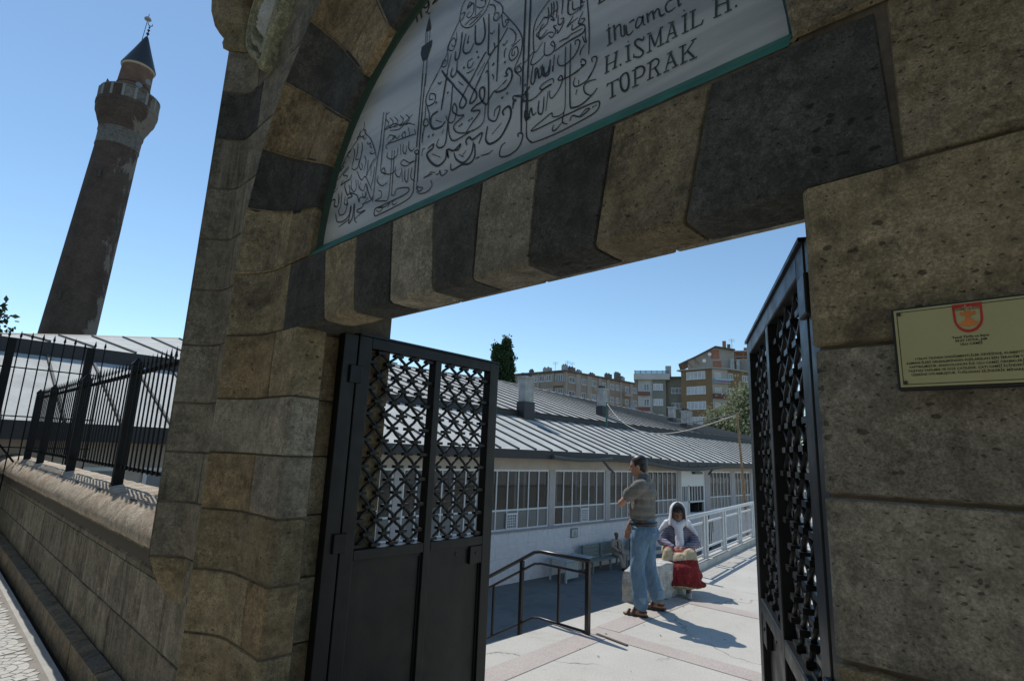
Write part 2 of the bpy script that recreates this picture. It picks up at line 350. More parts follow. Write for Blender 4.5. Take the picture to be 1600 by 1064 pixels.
XC, XL, XR, RA, ZC, ZTOP = -1.52, -2.71, -.33, 1.19, 2.68, 4.85
def prof(s):
    if s < 0: return 0., -s
    if s <= .40: return s, 0.
    if s <= .665: return s, -.13 * ((s - .4) / .265) ** 1.6
    return .665, -.13 + (s - .665)
CAV = [.40, .47, .53, .60, .65, .68]
def ssamp(a, b):
    return [a] + [s for s in ([-.1, -.012, .012] + CAV) if a < s < b] + [b]
gate_root = thing('stone_gateway', 'tall ochre and black striped stone portal with round arch over the open iron gate', 'gateway', (-1.52, 0, 0))
courses = [-.35, .1, .42, .729, 1.04, 1.346, 1.644, 1.939, 2.299]
splits = {7: .27, 5: .33, 3: .22, 1: .3}
mats_l = [ORANGE, ORANGE, TAN, ORANGE, TAN, GREYTAN, GREYTAN, TAN]
for side in (-1, 1):
    X0 = XL if side < 0 else XR
    for i in range(len(courses) - 1):
        sp = splits.get(i + 0) if side < 0 else None
        parts = [(-.16, .765)] if sp is None else [(-.16, sp), (sp, .765)]
        for a, b in parts:
            def fn(s, z, X0=X0, side=side):
                l, y = prof(s); return (X0 + side * l, y, z)
            m = mats_l[i] if sp is None else (mats_l[i] if b < .5 else rnd.choice([TAN, ORANGE]))
            stone('stone', fn, ssamp(a, b), [courses[i], courses[i + 1]], m, gate_root)
    def fn(s, z, X0=X0, side=side):
        l, y = prof(s); return (X0 + side * l, y, z)
    stone('stone', fn, ssamp(.180, .765), [2.299, 2.673], TAN, gate_root)
# lintel of alternating blocks
J = [(-2.888, -2.903), (-2.446, -2.517), (-2.177, -2.223), (-1.903, -1.94), (-1.624, -1.661), (-1.401, -1.382), (-1.139, -1.115), (-.887, -.821), (-.609, -.529), (-.152, -.168)]
for i in range(9):
    (b0, t0), (b1, t1) = J[i], J[i + 1]; W = b1 - b0; H = .368
    ch = rnd.uniform(.009, .016) if 0 < i < 8 else .008
    def fn(u, v, b0=b0, b1=b1, t0=t0, t1=t1, W=W, H=H):
        q = max(v, 0) / H; x = lerp(lerp(b0, t0, q), lerp(b1, t1, q), u / W)
        return (x, 0 if v >= 0 else -v, 2.290 + max(v, 0))
    stone('voussoir', fn, [0, W], [-.16, -.1, -ch, ch * .7, .13, .25, H], DARK if i % 2 == 0 else (TAN if i in (1, 7) else GREYTAN), gate_root, rough=.004, depth=.010, bev=.004, gap=.0015)
for x0, x1 in ((-2.86, -2.2), (-2.2, -1.6), (-1.6, -.95), (-.95, -.2)):
    MB().box(x0 + .003, x1 - .003, .175, .645, 2.478, 2.80).build('stone', GREYTAN, gate_root, bevel=.012)
# arch of alternating voussoirs
for i in range(15):
    a0, a1 = math.radians(180 - 12 * i), math.radians(180 - 12 * (i + 1))
    m = TAN if i % 2 == 0 else DARK
    cut = [(-.10, .27), (.27, .765)] if i % 2 == 0 else [(-.10, .765)]
    for (s0, s1) in cut:
        def fn(s, w):
            l, y = prof(s); r = RA + l; return (XC + r * math.cos(w), y, ZC + r * math.sin(w))
        stone('voussoir', fn, ssamp(s0, s1), [a0, lerp(a0, a1, .5), a1], m if i not in (2, 4) else ORANGE, gate_root, gap=.002, bev=.005, depth=.010, label='dark basalt arch block' if m is DARK else 'pale ochre arch block')
# plain outer frame (spandrel, hollow moulding, side)
zc_ = [.78, 1.03, 1.34, 1.631, 1.928, 2.291, 2.654, 3.0, 3.36, 3.72, 4.08, 4.45, ZTOP]
def fr_prof(t):
    if t <= .39: return t, -.05
    if t <= .60: return .39 + (t - .39) * .8, -.05 - .15 * ((t - .39) / .21) ** 1.6
    return .558, -.2 + (t - .6)
for side in (-1, 1):
    XB = -3.35 if side < 0 else .31
    def xin(z):
        if z <= ZC: return XB
        d = 1.845 ** 2 - (z - ZC) ** 2
        e = math.sqrt(d) if d > 0 else 0
        return XC + side * max(e, .02) if z > ZC else XB
    for i in range(len(zc_) - 1):
        z0, z1 = zc_[i], zc_[i + 1]
        # outer strip including hollow
        cutx = .2 if i % 2 else .30
        def fn2(t, z):
            l, y = fr_prof(t); f_ = max(0, min(1, (z - .80) / .24)); return (XB + side * l, y if y > -.05 else -.05 + (y + .05) * f_ ** .6, z)
        stone('stone', fn2, [cutx, .30 if cutx < .3 else .34, .39, .44, .49, .54, .588, .615, .8, 1.05], [z0, z1], (DARK if i == 9 else rnd.choice([GREYTAN, WALLST, GREYTAN, TAN])), gate_root)
        def fn3(u, z):
            a = xin(z) + side * -.03; b = XB + side * cutx
            return (lerp(a, b, u), -.05, z)
        gw = abs(xin((z0 + z1) / 2) - (XB + side * cutx))
        n = 1 if gw < .9 else 2
        for q in range(n):
            def fn4(u, z): 
                a = xin(z) - side * .03; b = XB + side * cutx
                return (lerp(a, b, (q + u / gw * n) / n), -.05, z)
            stone('stone', fn4, [0, gw / n], [z0, lerp(z0, z1, .25), lerp(z0, z1, .5), lerp(z0, z1, .75), z1], rnd.choice([GREYTAN, WALLST, GREYTAN]), gate_root)
# mortar cores behind the stones
core = MB()
for side in (-1, 1):
    X0 = XL if side < 0 else XR
    for s0, s1 in ((-.16, .77),):
        ss = ssamp(s0, s1)
        rows = []
        for z in (-.35, 2.68):
            r = []
            for s in ss:
                l, y = prof(s); sft = .009
                r.append((X0 + side * (l + (sft if s < 0 else (-sft if s > .66 else 0))), y + (sft if 0 <= s < .66 else 0), z))
            rows.append(r)
        core.grid(rows)
    sgn = side
    core.box(*sorted((X0 + side * .03, X0 + side * 1.25)), .02 if False else .03, .16, -.35, 2.66)
    core.box(*sorted((X0 + side * .14, X0 + side * 1.25)), .16, .645, -.35, 2.9)
    a, b = sorted((X0 + side * .655, X0 + side * .70)); core.box(a, b, -.03, .16, -.35, ZC)
    XB = -3.35 if side < 0 else .31
    rows = []
    for z in (1.02, ZTOP):
        r = []
        for t in (0, .2, .39, .44, .49, .54, .588, .60, .615, .8, 1.05):
            l, y = fr_prof(t); l2 = l - (.013 if t > .6 else .007 if t > .39 else 0); r.append((XB + side * l2, y + (.010 if t < .61 else 0), z))
        rows.append(r)
    rows[0][0] = (XB, -.037, 1.02); rows[1][0] = (XB - side * .0, -.037, ZTOP)
    core.grid(rows)
    core.box(*sorted((XB + side * .02, XB + side * .53)), .02, .6, .9, ZTOP)
rows = []
for k_ in range(61):
    w = math.pi * (1 - k_ / 60); r = []
    for s in ssamp(-.10, .77):
        l, y = prof(s); rr = RA + l + (.012 if s < 0 else (-.012 if s > .66 else 0)); r.append((XC + rr * math.cos(w), y + (.009 if 0 <= s < .66 else 0), ZC + rr * math.sin(w)))
    rows.append(r)
core.grid(rows)
core.box(-2.88, -.16, .0095, .16, 2.305, 2.67); core.box(-2.9, -.14, .13, .645, 2.66, ZTOP)
core.box(-3.9, .86, .03, .645, 3.95, ZTOP); core.box(-3.9, -2.9, .03, .645, 2.6, ZTOP); core.box(-.14, .86, .03, .645, 2.6, ZTOP)
core.build('mortar', MORTAR, gate_root)
# inner passage stones (behind the leaves)
for side in (-1, 1):
    x = XL - .125 if side < 0 else XR + .125
    for i in range(len(courses) - 1):
        def fn(y, z): return (x, y, z)
        o = stone('stone', lambda y, z: (x, y, z), [.162, .645], [courses[i], courses[i + 1]], rnd.choice([ORANGE, TAN]), gate_root, depth=.0, gap=.004)
        for v_ in o.data.vertices: v_.co.x += (-side) * .004 * (1 if True else 0)
MB().box(-4.0, .96, -.24, .72, ZTOP, ZTOP + .16).build('cornice', TAN, gate_root, bevel=.02)
# impost mouldings at the outer edges
for side in (-1, 1):
    XB = -3.91 if side < 0 else .87
    pr_ = [(-.012, 4.40), (.02, 4.42), (.03, 4.47), (.025, 4.50), (.05, 4.54), (.08, 4.60), (.11, 4.72), (.12, 4.84)]
    m_ = MB(); rows = []
    for d_, z in pr_:
        rows.append([(XB - side * -d_ if side > 0 else XB - d_, .25, z), (XB + side * d_, -.2 - d_, z), (XB - side * (.02), -.2 - d_, z), (XB - side * .10, -.11 - d_ * .6, z), (XB - side * .115, .0, z)])
    m_.grid(rows); m_.build('impost', TAN, gate_root)
# carved teardrop medallion on the spandrel
def teardrop(t, k_):
    r = .30 * k_; a = t
    x = r * math.sin(a); zz = -math.cos(a) * .36 * k_
    if zz < 0: x *= (1 - (max(0, -zz) / (.36 * k_)) ** 2.2 * .35)
    if math.cos(a) > .9: zz -= (math.cos(a) - .9) * 1.1 * k_
    return x, zz
for side in (-1, 1):
    mb = MB(); rows = []
    for k_, d_ in ((1., 0.), (.995, .06), (.93, .085), (.85, .085), (.81, .028), (.76, .026), (.72, .075), (.62, .08), (.57, .02), (.50, .015), (.30, .02), (.02, .02)):
        r = []
        for q in range(37):
            x, zz = teardrop(2 * math.pi * q / 36, k_)
            wob = .008 * math.sin(q * 9 + k_ * 40) if .2 < k_ < .5 else 0
            cx = -3.50 if side < 0 else .46
            tilt = -.16 * side
            r.append((cx + x * math.cos(tilt) - zz * math.sin(tilt), -.05 - d_ - wob, 4.53 + zz * math.cos(tilt) + x * math.sin(tilt)))
        rows.append(r)
    mb.grid(rows).build('medallion', stone_mat('medallion_stone' + ('' if side < 0 else '_b'), (.36, .35, .21), (.48, .46, .30), (.40, .39, .28), .6, .3, .1), gate_root, smooth=False)
    lm = MB(); rows = []
    for k_, d_ in ((.47, .01), (.44, .05), (.36, .075), (.26, .06), (.2, .085), (.1, .095), (.02, .09)):
        r = []
        for q in range(37):
            x, zz = teardrop(2 * math.pi * q / 36, k_); w_ = .012 * math.sin(q * 3.1) * (k_ > .15); r.append((cx + x * math.cos(tilt) - zz * math.sin(tilt), -.05 - d_ - w_, 4.53 + zz * math.cos(tilt) + x * math.sin(tilt)))
        rows.append(r)
    lm.grid(rows).build('medallion_leaf', plain('leaf_stone' + ('' if side < 0 else '_b'), (.50, .50, .45), .9, var=.2, sc=14), gate_root)

# ================================================================== INSCRIPTION PANEL
panel = thing('inscription_panel', 'half-round grey marble panel with black calligraphy and lettering under the arch', 'inscription', (-1.52, .1, 2.76))
pts = [(XC + 1.19 * math.cos(math.pi * q / 60), ZC + 1.19 * math.sin(math.pi * q / 60)) for q in range(61)]
poly = [(x, max(z, 2.69)) for x, z in pts]
n = len(poly)
MB().add([(x, .07, z) for x, z in poly] + [(x, .128, z) for x, z in poly], [tuple(range(n)), tuple(range(n, 2 * n))[::-1]] + [(i, (i + 1) % n, n + (i + 1) % n, n + i) for i in range(n)]).build('marble_slab', MARBLE, panel)
fr = MB(); rows = []
for q in range(61):
    w = math.pi * q / 60; c_, s_ = math.cos(w), math.sin(w)
    rows.append([(XC + r * c_, y, ZC + r * s_) for r, y in ((1.189, .040), (1.180, .043), (1.178, .055), (1.170, .056), (1.166, .075))])
fr.grid(rows).build('arch_frame', GREEND, panel, smooth=True)
rows = []
for q in range(49):
    x = lerp(-2.70, -.34, q / 48)
    rows.append([(x, .0705, 2.742 + .004 * noise.noise((x * 6, 0, 0))), (x, .06, 2.738), (x, .028, 2.70 + .006 * noise.noise((x * 9, 3, 0))), (x, .006 + .003 * noise.noise((x * 14, 5, 0)), 2.666)])
fr = MB(); fr.grid(rows).build('sill_strip', GREEN, panel)
